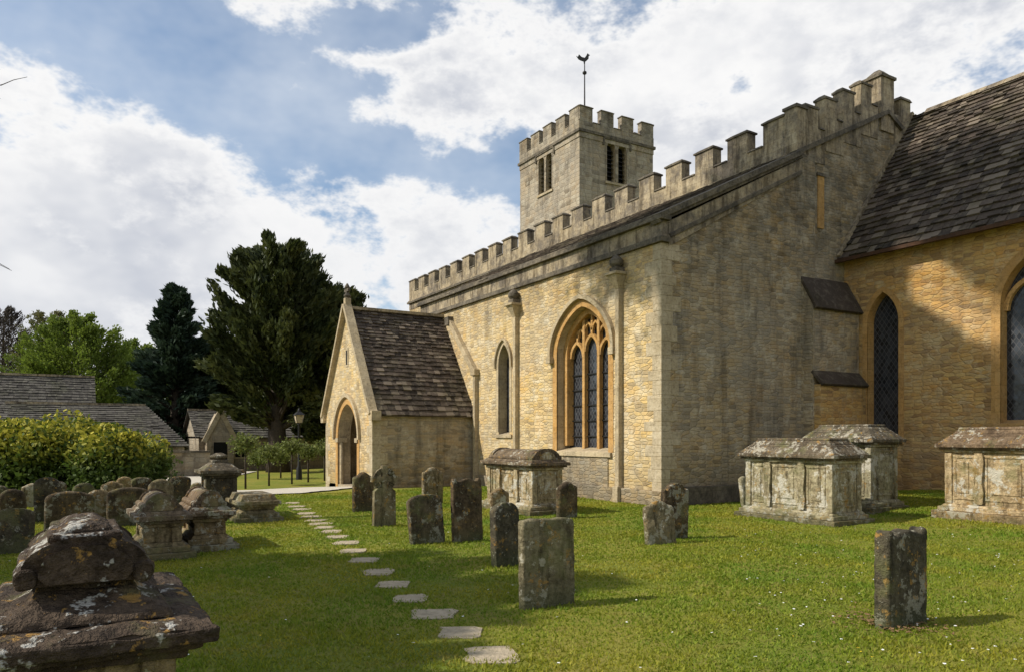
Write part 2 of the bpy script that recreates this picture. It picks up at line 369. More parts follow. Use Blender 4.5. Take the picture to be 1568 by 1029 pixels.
# ================================================================= CHURCH
church=empty('stone_parish_church')
NA=11.8; EA=-13.1; NN=16.6; EN=-13.22; NC=18.6
PS=lambda N0:(lambda u,z,d:(u,N0+d,z))
PE=lambda E0:(lambda u,z,d:(E0-d,u,z))
W=MB(); P=PS(NA)
big=dict(c=-16.2,a=1.15,s=1.2,sp=3.95,h=1.08,k='tudor'); lan=dict(c=-20.28,a=.34,s=1.66,sp=3.85,h=.62,k='pt')
AW=-26.6; ZA=6.05
wall(W,P,AW,EA,-.6,lambda u:ZA,[big,lan],'aisle',depth=.5)
W.add([P(AW,-.6,0),P(AW,ZA,0),(AW,NN,ZA+2.5),(AW,NN,-.6)],[(0,1,2,3)],'aisle')
W.obj('aisle_south_wall',church)
T=MB()
band(T,P,pathof(big,2.75),0,.2,.02,-.012,'orange'); band(T,P,pathof(big,.15),.2,.31,.02,-.12,'dress')
for e in(-1,1): T.box(big['c']+e*1.4-.1,big['c']+e*1.4+.1,NA-.15,NA+.02,3.64,3.82,'dress')
band(T,P,[(p[0],p[1]) for p in pathof(big,2.6)],-.17,0.0,.5,.22,'orange')
band(T,P,pathof(lan,2.1),0,.13,.02,-.012,'dress'); band(T,P,pathof(lan,.1),.13,.2,.02,-.08,'dress')
T.box(big['c']-1.3,big['c']+1.3,NA-.07,NA+.1,1.08,1.2,'dress'); T.box(lan['c']-.5,lan['c']+.5,NA-.05,NA+.1,1.56,1.66,'dress')
T.box(big['c']-1.15,big['c']+1.15,NA-.03,NA+.1,.0,1.075,'east')
c=big['c'];a=big['a']-.17
for e in(-1,1): pbox(T,P,c+e*a/3-.045,c+e*a/3+.045,1.25,4.75,.3,.42,'orange')
for k in(-1,0,1):
    oo=dict(c=c+k*a*2/3,a=a/3-.03,s=0,sp=3.75 if k else 3.9,h=.42,k='pt'); band(T,P,pathof(oo),-.05,.03,.41,.31,'orange')
    oc=oo['c']; zz=oo['sp']+.42
    pbox(T,P,oc-.03,oc+.03,zz,4.95 if k==0 else 4.7,.33,.4,'orange')
    o2=dict(c=oc-a/6,a=a/6-.02,s=0,sp=zz+.12,h=.22,k='pt'); band(T,P,pathof(o2),-.035,.02,.41,.33,'orange')
    o2=dict(c=oc+a/6,a=a/6-.02,s=0,sp=zz+.12,h=.22,k='pt'); band(T,P,pathof(o2),-.035,.02,.41,.33,'orange')
for z in np.arange(1.6,3.7,.42):
    pbox(T,P,c-a,c+a,z,z+.018,.4,.415,'iron')
T.obj('aisle_window_tracery',church,bevel=.012)
Gm=MB(); pane(Gm,P,big,.44,'glass'); pane(Gm,P,lan,.3,'glass'); Gm.obj('aisle_window_glass',church)
T=MB()
T.box(AW-.1,EA+.09,NA-.09,NA+.2,ZA,ZA+.13,'cap'); T.box(AW-.02,EA+.024,NA-.02,NA+.2,ZA+.13,ZA+.5,'pale')
T.box(AW-.1,EA+.125,NA-.13,NA+.2,ZA+.5,ZA+.6,'cap'); T.box(AW-.1,EA+.085,NA-.09,NA+.25,ZA+.6,ZA+.66,'cap')
T.box(-22.2,EA+.09,NA-.1,NA+.1,-.6,.34,'east')
def shaft(x,ztop,zb=-.3):
    T.box(x-.07,x+.07,NA-.14,NA+.05,zb,ztop-.8,'dress')
    T.box(x-.1,x+.1,NA-.2,NA+.05,zb,.38,'dress')
    T.add([(x-.07,NA-.14,ztop-.8),(x+.07,NA-.14,ztop-.8),(x+.07,NA,ztop-.8),(x-.07,NA,ztop-.8),
           (x-.19,NA-.32,ztop-.47),(x+.19,NA-.32,ztop-.47),(x+.19,NA,ztop-.47),(x-.19,NA,ztop-.47)],[(0,1,5,4),(1,2,6,5),(3,0,4,7),(4,5,6,7)],'dress')
    T.box(x-.23,x+.23,NA-.36,NA+.02,ztop-.47,ztop-.4,'dress'); T.box(x-.14,x+.14,NA-.26,NA+.02,ztop-.4,ztop-.28,'cap')
    T.lathe(x,NA-.15,[(.1,ztop-.28),(.17,ztop-.2),(.17,ztop-.1),(.08,ztop),(.02,ztop+.03)],'cap')
shaft(-14.55,6.0); shaft(-19.45,5.98)
T.box(-22.1,-21.96,NA-.14,NA+.05,-.3,3.75,'dress'); T.box(-22.17,-21.88,NA-.2,NA+.05,3.62,3.82,'dress')
T.beam((-23.95,NA-.08,5.65),(-22.02,NA-.08,3.7),.15,.2,'dress'); T.box(-24.12,-23.83,NA-.2,NA+.05,5.5,5.8,'cap')
z=-.2;i=0
while z<ZA-.05:
    hh=random.uniform(.22,.4); z1=min(z+hh,ZA-.004); w=random.uniform(.45,.62) if i%2 else random.uniform(.25,.38); w2=random.uniform(.25,.36) if i%2 else random.uniform(.45,.6)
    T.box(EA-w,EA+.01,NA-.01,NA+w2,z+.003,z1,'quoin'); z=z1;i+=1
T.obj('aisle_dressings',church,bevel=.01)
W=MB(); Pe=PE(EA); zr=lambda u:6.45+(u-NA)*(8.85-6.45)/(NN-NA)
wall(W,Pe,NA,NN+.6,-.6,zr,[],'east'); W.obj('aisle_east_wall',church)
T=MB()
T.box(EA-.1,EA+.1,NA+.11,NN,-.6,.42,'cap')
T.beam((EA-.1,NA-.1,6.62),(EA-.1,NN,9.02),.46,.14,'cap'); T.beam((EA-.1,NA-.1,6.52),(EA-.1,NN,8.92),.34,.1,'cap')
T.beam((EA-.0,NA+.22,6.22),(EA-.0,NN,8.5),.15,.1,'cap')
# plain frieze between the two raking mouldings
T.prism([(NA+.203,6.0),(NA+.203,6.52),(NN,8.82),(NN,8.45),(NA+.42,6.1)],lambda a,b,d:(d,a,b),EA-.2,EA+.034,'pale')
T.obj('aisle_rake_coping',church,bevel=.012)
R=MB(); R.add([(AW,NA,6.55),(EA-.1,NA,6.55),(EA-.1,NN,8.95),(AW,NN,8.95)],[(0,1,2,3)],'slate')
L=math.hypot(NN-NA,2.4); slates(R,(AW,NA-.1,6.6),(1,0,0),(0,NN-NA,2.4),EA-.2-AW,L,'slate',.3,.35); R.obj('aisle_roof',church)
NW=-39.0; NNo=24.4; NAP=20.5
W=MB(); wall(W,PS(NN),NW,EN,-.6,lambda u:9.1,[],'aisle')
zg=lambda u:9.05+ (min(u,2*NAP-u)-NN)*.5
wall(W,PE(EN),NN,NNo,-.6,zg,[],'east',brk=(NAP,)); wall(W,PE(NW),NN,NNo,-.6,zg,[],'aisle',brk=(NAP,)); wall(W,PS(NNo),NW,EN,-.6,lambda u:9.1,[],'aisle')
W.obj('nave_walls',church)
R=MB(); R.add([(NW,NN,9.0),(EN,NN,9.0),(EN,NAP,10.9),(NW,NAP,10.9)],[(0,1,2,3)],'slate'); R.add([(NW,NNo,9.0),(EN,NNo,9.0),(EN,NAP,10.9),(NW,NAP,10.9)],[(0,1,2,3)],'slate'); R.obj('nave_roof',church)
T=MB()
T.box(NW-.1,EN+.1,NN-.12,NN+.3,8.93,9.03,'cap'); T.box(NW-.06,EN+.06,NN-.07,NN+.3,9.03,9.1,'pale')
parapet(T,'S',NN-.02,NW,EN+.02-.38,lambda u:9.1,.34,.46,.58,1.3,.72,'pale','cap')
T.box(EN-.36,EN+.035,NN-.035,NN+.36,9.1,10.26,'pale'); T.box(EN-.4,EN+.07,NN-.07,NN+.4,10.26,10.34,'cap')
T.beam((EN+.0,NN-.1,9.02),(EN,NAP,10.97),.22,.12,'cap'); T.beam((EN,2*NAP-NN,9.02),(EN,NAP,10.97),.22,.12,'cap')
for i in range(5):
    y0=NN+.38+i*.78; zz=9.05+(y0-NN)*.5
    if y0+.48<NAP-.2:
        T.box(EN-.32,EN+.02,y0,y0+.48,zz-.3,zz+1.12,'pale'); T.box(EN-.35,EN+.05,y0-.03,y0+.51,zz+1.12,zz+1.18,'cap'); T.box(EN-.34,EN+.04,y0-.02,y0+.5,zz+1.18,zz+1.26,'cap',.1,.08)
        T.box(EN-.32,EN+.02,y0+.481,y0+.779,zz-.3,zz+.62,'pale')
        T.box(EN-.36,EN+.06,y0+.53,y0+.74,zz+.62,zz+.69,'cap',.05,0)
        yy=2*NAP-y0
        T.box(EN-.32,EN+.02,yy-.48,yy,zz-.3,zz+1.1,'pale'); T.box(EN-.36,EN+.06,yy-.52,yy+.04,zz+1.1,zz+1.2,'cap',.05,.05); T.box(EN-.32,EN+.02,yy-.78,yy-.481,zz-.3,zz+.6,'pale')
T.box(EN-.5,EN+.05,NAP-.3,NAP+.32,10.4,11.95,'pale'); T.box(EN-.55,EN+.1,NAP-.35,NAP+.37,11.95,12.03,'cap'); T.box(EN-.5,EN+.06,NAP-.3,NAP+.32,12.03,12.25,'cap',.2,.2)
T.obj('nave_battlements',church,bevel=.015)
T=MB()
def cap_butt(x1,y0,y1,zt,run,zb,m):
    T.box(EA-.3,x1,y0,y1,zb,zt,m)
    T.prism([(EA-.1,zt),(x1,zt),(EA-.1,zt+run)],lambda a,b,d:(a,d,b),y0,y1,m)
    T.beam((x1+.10,(y0+y1)/2,zt-.1),(EA-.05,(y0+y1)/2,zt+run),y1-y0+.04,.08,'slate',up=(0,0,1))
cap_butt(-12.74,NN+.05,NC-.05,5.0,.8,-.6,'east')
T.box(-12.9,-12.55,NN+.1,NC-.03,-.6,2.95,'chan'); T.beam((-12.46,(NN+NC)/2,2.93),(-12.78,(NN+NC)/2,3.3),1.92,.08,'slate')
T.obj('corner_buttress',church,bevel=.01)
T=MB(); T.box(EN-.05,EN+.03,17.45,17.7,7.2,8.6,'orange'); T.box(EN-.05,EN+.06,17.4,17.75,8.6,8.68,'cap'); T.obj('nave_east_slit',church)
# --- chancel
CE=4.0; W=MB(); Pc=PS(NC)
cw=dict(c=-12.08,a=.44,s=1.5,sp=4.6,h=.8,k='pt'); cb=dict(c=-8.05,a=1.12,s=1.9,sp=4.6,h=1.25,k='pt'); cb2=dict(c=-3,a=1.12,s=1.9,sp=4.6,h=1.25,k='pt')
wall(W,Pc,EN,CE,-.6,lambda u:6.65,[cw,cb,cb2],'chan',rev='orange',depth=.4)
wall(W,PE(CE),NC,24.8,-.6,lambda u:6.6+(min(u,2*21.7-u)-NC)*1.4,[],'chan',brk=(21.7,)); wall(W,PS(24.8),EN,CE,-.6,lambda u:6.65,[],'chan')
W.obj('chancel_walls',church)
T=MB(); Gm=MB()
for o in(cw,cb,cb2):
    band(T,Pc,pathof(o,o['sp']-o['s']),0,.14 if o is cw else .2,.02,-.015,'orange')
    T.box(o['c']-o['a']-.15,o['c']+o['a']+.15,NC-.06,NC+.1,o['s']-.1,o['s'],'orange'); pane(Gm,Pc,o,.28,'glass')
for o in(cb,cb2):
    pbox(T,Pc,o['c']-.06,o['c']+.06,o['s'],o['sp']+.3,.15,.27,'orange')
    for e in(-1,1):
        q=dict(c=o['c']+e*o['a']/2,a=o['a']/2-.02,s=0,sp=o['sp']-.1,h=.7,k='pt'); band(T,Pc,pathof(q),-.06,.04,.27,.16,'orange')
T.obj('chancel_window_dressings',church,bevel=.01); Gm.obj('chancel_window_glass',church)
R=MB(); zc=11.05; ye=NC-.32; ze=6.42; run=21.7-ye
R.add([(EN,ye+.05,ze),(CE+.2,ye+.05,ze),(CE+.2,21.7,zc),(EN,21.7,zc)],[(0,1,2,3)],'slate'); R.add([(EN,25.1,ze),(CE+.2,25.1,ze),(CE+.2,21.7,zc),(EN,21.7,zc)],[(0,1,2,3)],'slate')
slates(R,(EN+.02,ye,ze),(1,0,0),(0,run,zc-ze),CE+.2-EN,math.hypot(run,zc-ze),'slate',.2,.24,.04)
R.obj('chancel_roof',church)
T=MB(); x=EN+.5
while x<CE: 
    T.prism([(-.14,-.1),(0,.06),(.14,-.1)],lambda a,b,d:(d,21.7+a,zc+.06+b),x,x+.42,'pale'); x+=.43
T.beam((EN,ye-.05,ze-.04),(CE+.2,ye-.05,ze-.04),.11,.09,'rust')
T.beam((EN+.06,ye,ze+.1),(EN+.06,21.7,zc+.14),.1,.1,'pale')
T.obj('chancel_ridge_and_gutter',church)
# --- tower
TE0,TE1,TN0,TN1=-41.5,-35.0,25.35,30.85; TZ=19.0
W=MB()
os_=[dict(c=-38.55+e*.42,a=.32,s=16.5,sp=18.45,h=0.33,k='pt') for e in(-1,1)]
oe_=[dict(c=28.05+e*.42,a=.32,s=16.5,sp=18.45,h=0.33,k='pt') for e in(-1,1)]
wall(W,PS(TN0),TE0,TE1,-.6,lambda u:TZ,os_,'tower',depth=.4); wall(W,PE(TE1),TN0,TN1,-.6,lambda u:TZ,oe_,'tower',depth=.4)
wall(W,PS(TN1),TE0,TE1,-.6,lambda u:TZ,[],'tower'); wall(W,PE(TE0),TN0,TN1,-.6,lambda u:TZ,[],'tower')
W.add([(TE0,TN0,TZ+.2),(TE1,TN0,TZ+.2),(TE1,TN1,TZ+.2),(TE0,TN1,TZ+.2)],[(0,1,2,3)],'cap')
W.obj('tower_walls',church)
T=MB()
for Pq,ol in((PS(TN0),os_),(PE(TE1),oe_)):
    for o in ol:
        pbox(T,Pq,o['c']-o['a'],o['c']+o['a'],o['s'],o['sp']+.35,.38,.45,'dark')
        band(T,Pq,pathof(o,1.9),0,.08,.02,-.02,'tower')
        for k in range(8): 
            zz=o['s']+.08+k*.25; vs=[Pq(o['c']-o['a'],zz,.15),Pq(o['c']+o['a'],zz,.15),Pq(o['c']+o['a'],zz+.14,.35),Pq(o['c']-o['a'],zz+.14,.35)]; T.add(vs,[(0,1,2,3)],'louvre')
    cc=(ol[0]['c']+ol[1]['c'])/2
    pbox(T,Pq,cc-1.0,cc+1.0,18.92,19.02-.02,-.1,.02,'cap')
    for e in(-1,1): pbox(T,Pq,cc+e*1.0-.06,cc+e*1.0+.06,18.55,18.92,-.1,.02,'cap')
    pbox(T,Pq,cc-.85,cc+.85,16.35,16.48,-.08,.02,'dress')
T.box(TE0-.12,TE1+.12,TN0-.12,TN1+.12,TZ-.0,TZ+.16,'cap')
T.box(TE0-.05,TE1+.05,TN0-.05,TN0+.3,TZ+.16,TZ+.22,'tower')
for fx in (TN0-.04,TN1-.3): parapet(T,'S',fx,TE0-.02,TE1+.02,lambda u:TZ+.2,.34,.45,.8,1.39,.93,'tower','cap')
for fx in (TE1+.045,TE0+.3): parapet(T,'E',fx,TN0-.01,TN1+.0,lambda u:TZ+.2,.34,.45,.805,1.52,.92,'tower','cap')
T.obj('tower_battlements',church)
T=MB(); cx,cy=-38.25,28.1
T.box(TE0+1,TE1-1,TN0+1,TN1-1,TZ+.2,TZ+.8,'slate2',2,1.6)
T.tube([(cx,cy,19.3),(cx,cy,25.0)],[.07,.03],'iron'); T.lathe(cx,cy,[(.01,24.2),(.13,24.3),(.13,24.4),(.01,24.5)],'iron')
rp=[(-.45,.25),(-.38,.42),(-.2,.25),(.0,.2),(.12,.35),(.2,.5),(.27,.42),(.36,.36),(.27,.32),(.25,.12),(.1,-.02),(.03,-.06),(.02,-.2),(-.04,-.2),(-.06,-.04),(-.25,.02),(-.4,.1),(-.55,.32)]
T.prism([(x*.95,z*.95) for x,z in rp],lambda a,b,d:(cx+a*.5-d,cy+a*.85,25.1+b),-.02,.02,'iron'); T.obj('weather_vane',church)
# --- porch
PF=8.25; PE0,PE1=-27.1,-22.3; PC=-24.7; PR=5.85; PV=2.35
W=MB(); pd=dict(c=PC,a=1.0,s=-.6,sp=1.55,h=1.15,k='pt')
wall(W,PS(PF),PE0,PE1,-.6,lambda u:PV+ (PR-PV)*(1-abs(u-PC)/2.4)+.06,[pd],'aisle',brk=(PC,),depth=.45)
wall(W,PE(PE1),PF,NA,-.6,lambda u:PV+.1,[],'east'); wall(W,PE(PE0),PF,NA,-.6,lambda u:PV+.1,[],'east')  # porch sides darker than the front, their shade put into the colour
wall(W,PE(PE1-.4),PF+.4,NA,-.6,lambda u:PV+.5,[],'dress'); wall(W,PE(PE0+.4),PF+.4,NA,-.6,lambda u:PV+.5,[],'dress')
W.obj('porch_walls',church)
T=MB(); Pp=PS(PF)
band(T,Pp,pathof(pd,1.9),0,.22,.02,-.015,'orange'); band(T,Pp,pathof(pd,.05),.24,.36,.02,-.1,'dress')
for e in(-1,1):
    T.box(PC+e*1.0-.13,PC+e*1.0+.13,PF-.06,PF+.3,1.4,1.55,'dress'); T.tube([(PC+e*.9,PF+.1,-.4),(PC+e*.9,PF+.1,1.4)],[.07,.07],'dress')
T.box(PC-.13,PC+.13,PF-.02,PF+.05,3.95,4.6,'dress'); T.box(PC-.06,PC+.06,PF-.03,PF+.05,4.02,4.5,'dark')
for e in(-1,1):
    x0=PC+e*2.52; T.beam((x0,PF-.02,PV-.05),(PC+e*.02,PF-.02,PR+.17),.3,.12,'dress',up=(0,0,1))
    T.box(x0-.14 if e<0 else x0-.16,x0+.16 if e<0 else x0+.14,PF-.12,PF+.2,PV-.25,PV+.05,'dress')
z=-.4;i=0
while z<PV-.3:
    z1=z+random.uniform(.25,.36); z1=min(z1,PV-.25)
    for e,xx in((-1,PE0),(1,PE1)):
        w=.5 if i%2 else .28
        if e>0: T.box(xx-w,xx+.01,PF-.01,PF+(.28 if i%2 else .5),z+.003,z1,'quoin')
        else: T.box(xx-.01,xx+w,PF-.01,PF+(.28 if i%2 else .5),z+.003,z1,'quoin')
    z=z1;i+=1
T.box(PC-.1,PC+.1,PF-.1,PF+.1,PR+.1,PR+.4,'dress'); T.lathe(PC,PF,[(.06,PR+.4),(.13,PR+.48),(.06,PR+.56),(.05,PR+.7),(.1,PR+.76),(.02,PR+.9)],'cap')
T.beam((PC-.2,PF,PR+.66),(PC+.2,PF,PR+.66),.09,.1,'cap')
T.obj('porch_dressings',church,bevel=.01)
R=MB()
for e in(-1,1):
    xe=PC+e*2.55; zz=PV-.12
    R.add([(xe,PF+.06,zz),(xe,NA,zz),(PC,NA,PR),(PC,PF+.06,PR)],[(0,1,2,3)],'slate')
    slates(R,(xe,PF+.1,zz+.02),(0,1,0),(-e*2.55,0,PR-zz),NA-PF-.12,math.hypot(2.55,PR-zz),'slate',.17,.22)
R.beam((PC,PF+.1,PR+.08),(PC,NA,PR+.08),.24,.1,'pale'); R.obj('porch_roof',church)
T=MB(); dd=dict(c=PC,a=.75,s=-.3,sp=1.3,h=.8,k='tudor'); pane(T,PS(NA-.04),dd,0,'wood'); band(T,PS(NA),pathof(dd,1.6),0,.15,.0,-.07,'dress')
T.box(PE0+.4,PE1-.4,PF,NA,-.5,g(PC,PF)+.06,'flag'); T.box(PE1-.85,PE1-.4,PF+.5,NA-.1,-.3,.2,'dress')
T.obj('porch_inner_door',church)

# ================================================================= GROUND
xs=[-600,-400,-250,-150,-100,-75]+list(np.arange(-60,30.01,1.0))+[45,70,110,200,400,600]
ys=[-600,-400,-250,-150,-100,-60,-35]+list(np.arange(-20,45.01,1.0))+[60,80,120,200,400,600]
vs=[(x,y,g(x,y)) for y in ys for x in xs]; fs=[(j*len(xs)+i,j*len(xs)+i+1,(j+1)*len(xs)+i+1,(j+1)*len(xs)+i) for j in range(len(ys)-1) for i in range(len(xs)-1)]
m,nt,b=newmat('lawn'); n=N(nt); Pn=n.pos()
col=n.mix(n.mr(n.noise(Pn,.5,5,.6),.38,.62),(.15,.19,.02),(.25,.235,.035))
col=n.mix(n.mr(n.noise(Pn,3.5,5,.7),.5,.7,0,.7),col,(.27,.21,.065)); col=n.mix(n.mr(n.noise(Pn,45,4,.7),.48,.7,0,.6),col,(.06,.08,.012))
n.link(col,b.inputs['Base Color']); n.link(n.bump(n.noise(Pn,50,4,.7),.8,.03),b.inputs['Normal']); M['lawn']=m
me=bpy.data.meshes.new('lawn_ground'); me.from_pydata(vs,[],fs); me.materials.append(m); go=bpy.data.objects.new('lawn_ground',me); S.collection.objects.link(go)
for p in me.polygons: p.use_smooth=True

st=[(755,1003),(705,967),(664,938),(627,914),(602,893),(579,875),(559,858),(542,845),(530,833),(517,824),(507,815),(498,808),(490,802),(484,796),(477,790),(470,785),(462,779),(455,775),(448,770)]
T=MB(); stp=[]
for px,py in st:
    d=CAMZ*F/(py-H0); x,y=gp(px,d); stp.append((x,y)); W_=random.uniform(.15,.2); D_=random.uniform(.17,.215)
    pts=[]
    for (sx,sy) in ((-1,-.75),(-.85,-.98),(0,-1.03),(.88,-1),(1,-.8),(1.04,0),(.97,.8),(.8,1),(0,1.0),(-.85,.97),(-1,.8),(-1.04,0)):
        cx_,cy_=sx*W_*random.uniform(.88,1.1),sy*D_*random.uniform(.88,1.1)
        ang=math.radians(62+random.uniform(-12,12)); pts.append((x+cx_*math.cos(ang)-cy_*math.sin(ang),y+cx_*math.sin(ang)+cy_*math.cos(ang)))
    zz=g(x,y); T.prism(pts,lambda a,b,dd:(a,b,dd),zz-.03,zz+.012,'flag')
T.obj('stepping_stone_path',bevel=.006)
def ribbon(name,pts,ws,mat,off):
    vs=[];fs=[];fine=[]
    for (a,b),(wa,wb) in zip(zip(pts[:-1],pts[1:]),zip(ws[:-1],ws[1:])):
        for k in range(8): t=k/8; fine.append((a[0]+(b[0]-a[0])*t,a[1]+(b[1]-a[1])*t,wa+(wb-wa)*t))
    fine.append((*pts[-1],ws[-1]))
    for i,(x,y,w) in enumerate(fine):
        a=fine[max(0,i-1)];b=fine[min(len(fine)-1,i+1)]; tx,ty=b[0]-a[0],b[1]-a[1]; l=math.hypot(tx,ty); nx,ny=-ty/l,tx/l
        for k in range(5):
            s=(k/4-.5)*w*random.uniform(.96,1.04); X,Y=x+nx*s,y+ny*s; vs.append((X,Y,g(X,Y)+off))
    for i in range(len(fine)-1):
        for k in range(4): fs.append((i*5+k,i*5+k+1,(i+1)*5+k+1,(i+1)*5+k))
    me=bpy.data.meshes.new(name); me.from_pydata(vs,[],fs); me.materials.append(M[mat]); o=bpy.data.objects.new(name,me); S.collection.objects.link(o)
ribbon('gravel_path',[(-24.7,8.2),(-23.6,6.3),(-22.6,4.6),(-25,3.2),(-34,4.0),(-42,8.0)],[2.2,3.2,3.8,3.4,2.6,2.0],'gravel',.035)

# ================================================================= GRAVE MARKERS
def profile(kind,w,h):
    a=w/2
    if kind=='flat': return [(-a,0),(-a,h*.5),(-a,h*.985),(-a*.6,h),(a*.3,h*.99),(a*.7,h*.995),(a*.98,h*.97),(a,h*.5),(a,0)]
    if kind=='round':
        p=[(-a,0),(-a,h-a*.75)]
        p+=[(-a*math.cos(t),h-a*.75+a*.75*math.sin(t)) for t in np.linspace(.12,math.pi-.12,11)]
        return p+[(a,h-a*.75),(a,0)]
    if kind=='low':
        return [(-a,0)]+[(-a*math.cos(t),h-a*.35+a*.35*math.sin(t)) for t in np.linspace(.0,math.pi,11)]+[(a,0)]
    if kind=='shoulder':
        r=a*.62; p=[(-a,0),(-a,h-r*.8),(-a*.93,h-r*.55),(-a*.8,h-r*.8)]
        p+=[(-r*math.cos(t)*1.05,h-r*.8+r*.8*math.sin(t)) for t in np.linspace(.25,math.pi-.25,9)]
        return p+[(a*.8,h-r*.8),(a*.93,h-r*.55),(a,h-r*.8),(a,0)]
    if kind=='ears':
        return [(-a,0),(-a,h-.06),(-a*.92,h-.0),(-a*.76,h+.01),(-a*.7,h-.05),(-a*.45,h-.03),(0,h+.0),(a*.45,h-.03),(a*.7,h-.05),(a*.76,h+.01),(a*.92,h-.0),(a,h-.06),(a,0)]
    if kind=='ogee':
        return [(-a,0),(-a,h*.86),(-a*.85,h*.9),(-a*.6,h*.91),(-a*.35,h*.97),(0,h),(a*.35,h*.97),(a*.6,h*.91),(a*.85,h*.9),(a,h*.86),(a,0)]
def headstone(px,ybase,ytop,wpx,kind='round',mat='tombd',t=.11,rot=None,lean=0,side=0,d=None):
    d=d or CAMZ*F/(ybase-H0); x,y=gp(px,d); tt=(px-784)/F
    cs=max(.45,math.cos(math.atan(tt)+math.radians(30.8)))
    h=(ybase-ytop)*d/F; w=wpx*d/F/(cs+.12)
    p=profile(kind,w,h+.15); B=MB()
    B.prism(p,lambda a,b,dd:(dd,a,b-.15),-t/2,t/2,mat)
    if kind in('round','ogee','shoulder'):
        B.prism([(a*.86,b) for a,b in profile(kind,w,h+.10) if b>0]+[(w*.43,.5*h),(-w*.43,.5*h)],lambda a,b,dd:(dd,a,b-.15),t/2-.01,t/2+.008,mat)
    o=B.obj('headstone',bevel=.014)
    rm=o.modifiers.new('rm','REMESH'); rm.mode='VOXEL'; rm.voxel_size=.018 if d<12 else .035; rm.use_smooth_shade=True
    tx=bpy.data.textures.new('r','CLOUDS'); tx.noise_scale=.09; tx.noise_depth=4
    dm=o.modifiers.new('d','DISPLACE'); dm.texture=tx; dm.strength=.022; dm.texture_coords='GLOBAL'
    o.location=(x,y,g(x,y)); o.rotation_euler=(math.radians(side),math.radians(lean),math.radians(random.uniform(-6,6) if rot is None else rot))
    return o
headstone(838,925,790,90,'flat','tombm',.10,0,-1,0)
headstone(1380,955,808,66,'ears','tombd',.14,0,0,0)
headstone(655,832,757,60,'low','tombd',.1,4,-5,3)
headstone(716,828,732,52,'ears','tombd',.1,4,-3,0)
headstone(556,783,722,36,'ogee','tombd',.12)
headstone(662,772,716,34,'shoulder','tombm',.12)
headstone(775,865,768,46,'round','tombd',.12,5,-3,0)
headstone(765,795,745,30,'ogee','tombm',.1)
headstone(868,793,736,34,'ogee','tombd',.12)
headstone(1012,833,766,44,'ogee','tombm',.1,-10,-9,0)
headstone(1032,824,739,38,'shoulder','tombd',.11,-8,2,0)
headstone(1142,776,729,12,'round','tombl',.1,0,-8,0)
for a in [(22,845,777,56,'low'),(20,792,748,40,'round'),(74,800,731,40,'round'),(106,812,753,74,'low'),(152,806,750,40,'round'),(197,805,746,66,'low'),(247,792,733,40,'round'),(276,770,729,34,'low'),
          (128,782,738,34,'round'),(172,775,735,36,'ogee'),(216,770,730,32,'low'),(302,776,738,24,'round'),(48,775,738,30,'ogee'),(0,775,742,28,'round'),(190,762,728,26,'round'),(90,765,735,22,'round'),(-40,800,745,44,'round'),(-60,850,760,60,'low')]:
    headstone(a[0],a[1],a[2],a[3],a[4],random.choice(['tombd','tombd','tombd','tombm']),.12,None,random.uniform(-4,4),random.uniform(-2,2))
d=CAMZ*F/(805-H0); x,y=gp(588,d); B=MB(); 
B.prism([(-.2,-.1),(-.19,.62),(-.12,.68),(.12,.68),(.19,.62),(.2,-.1)],lambda a,b,dd:(dd,a,b),-.06,.06,'tombm')
k=24; zc_=.84
for i in range(k):
    t0,t1=2*math.pi*i/k,2*math.pi*(i+1)/k
    B.prism([(.2*math.cos(t0),zc_+.2*math.sin(t0)),(.2*math.cos(t1),zc_+.2*math.sin(t1)),(.13*math.cos(t1),zc_+.13*math.sin(t1)),(.13*math.cos(t0),zc_+.13*math.sin(t0))],lambda a,b,dd:(dd,a,b),-.045,.045,'tombm')
B.box(-.055,.055,-.05,.05,.64,1.08,'tombm'); B.box(-.053,.053,-.24,.24,zc_-.05,zc_+.05,'tombm')
o=B.obj('wheel_cross_headstone',bevel=.008); o.location=(x,y,0)

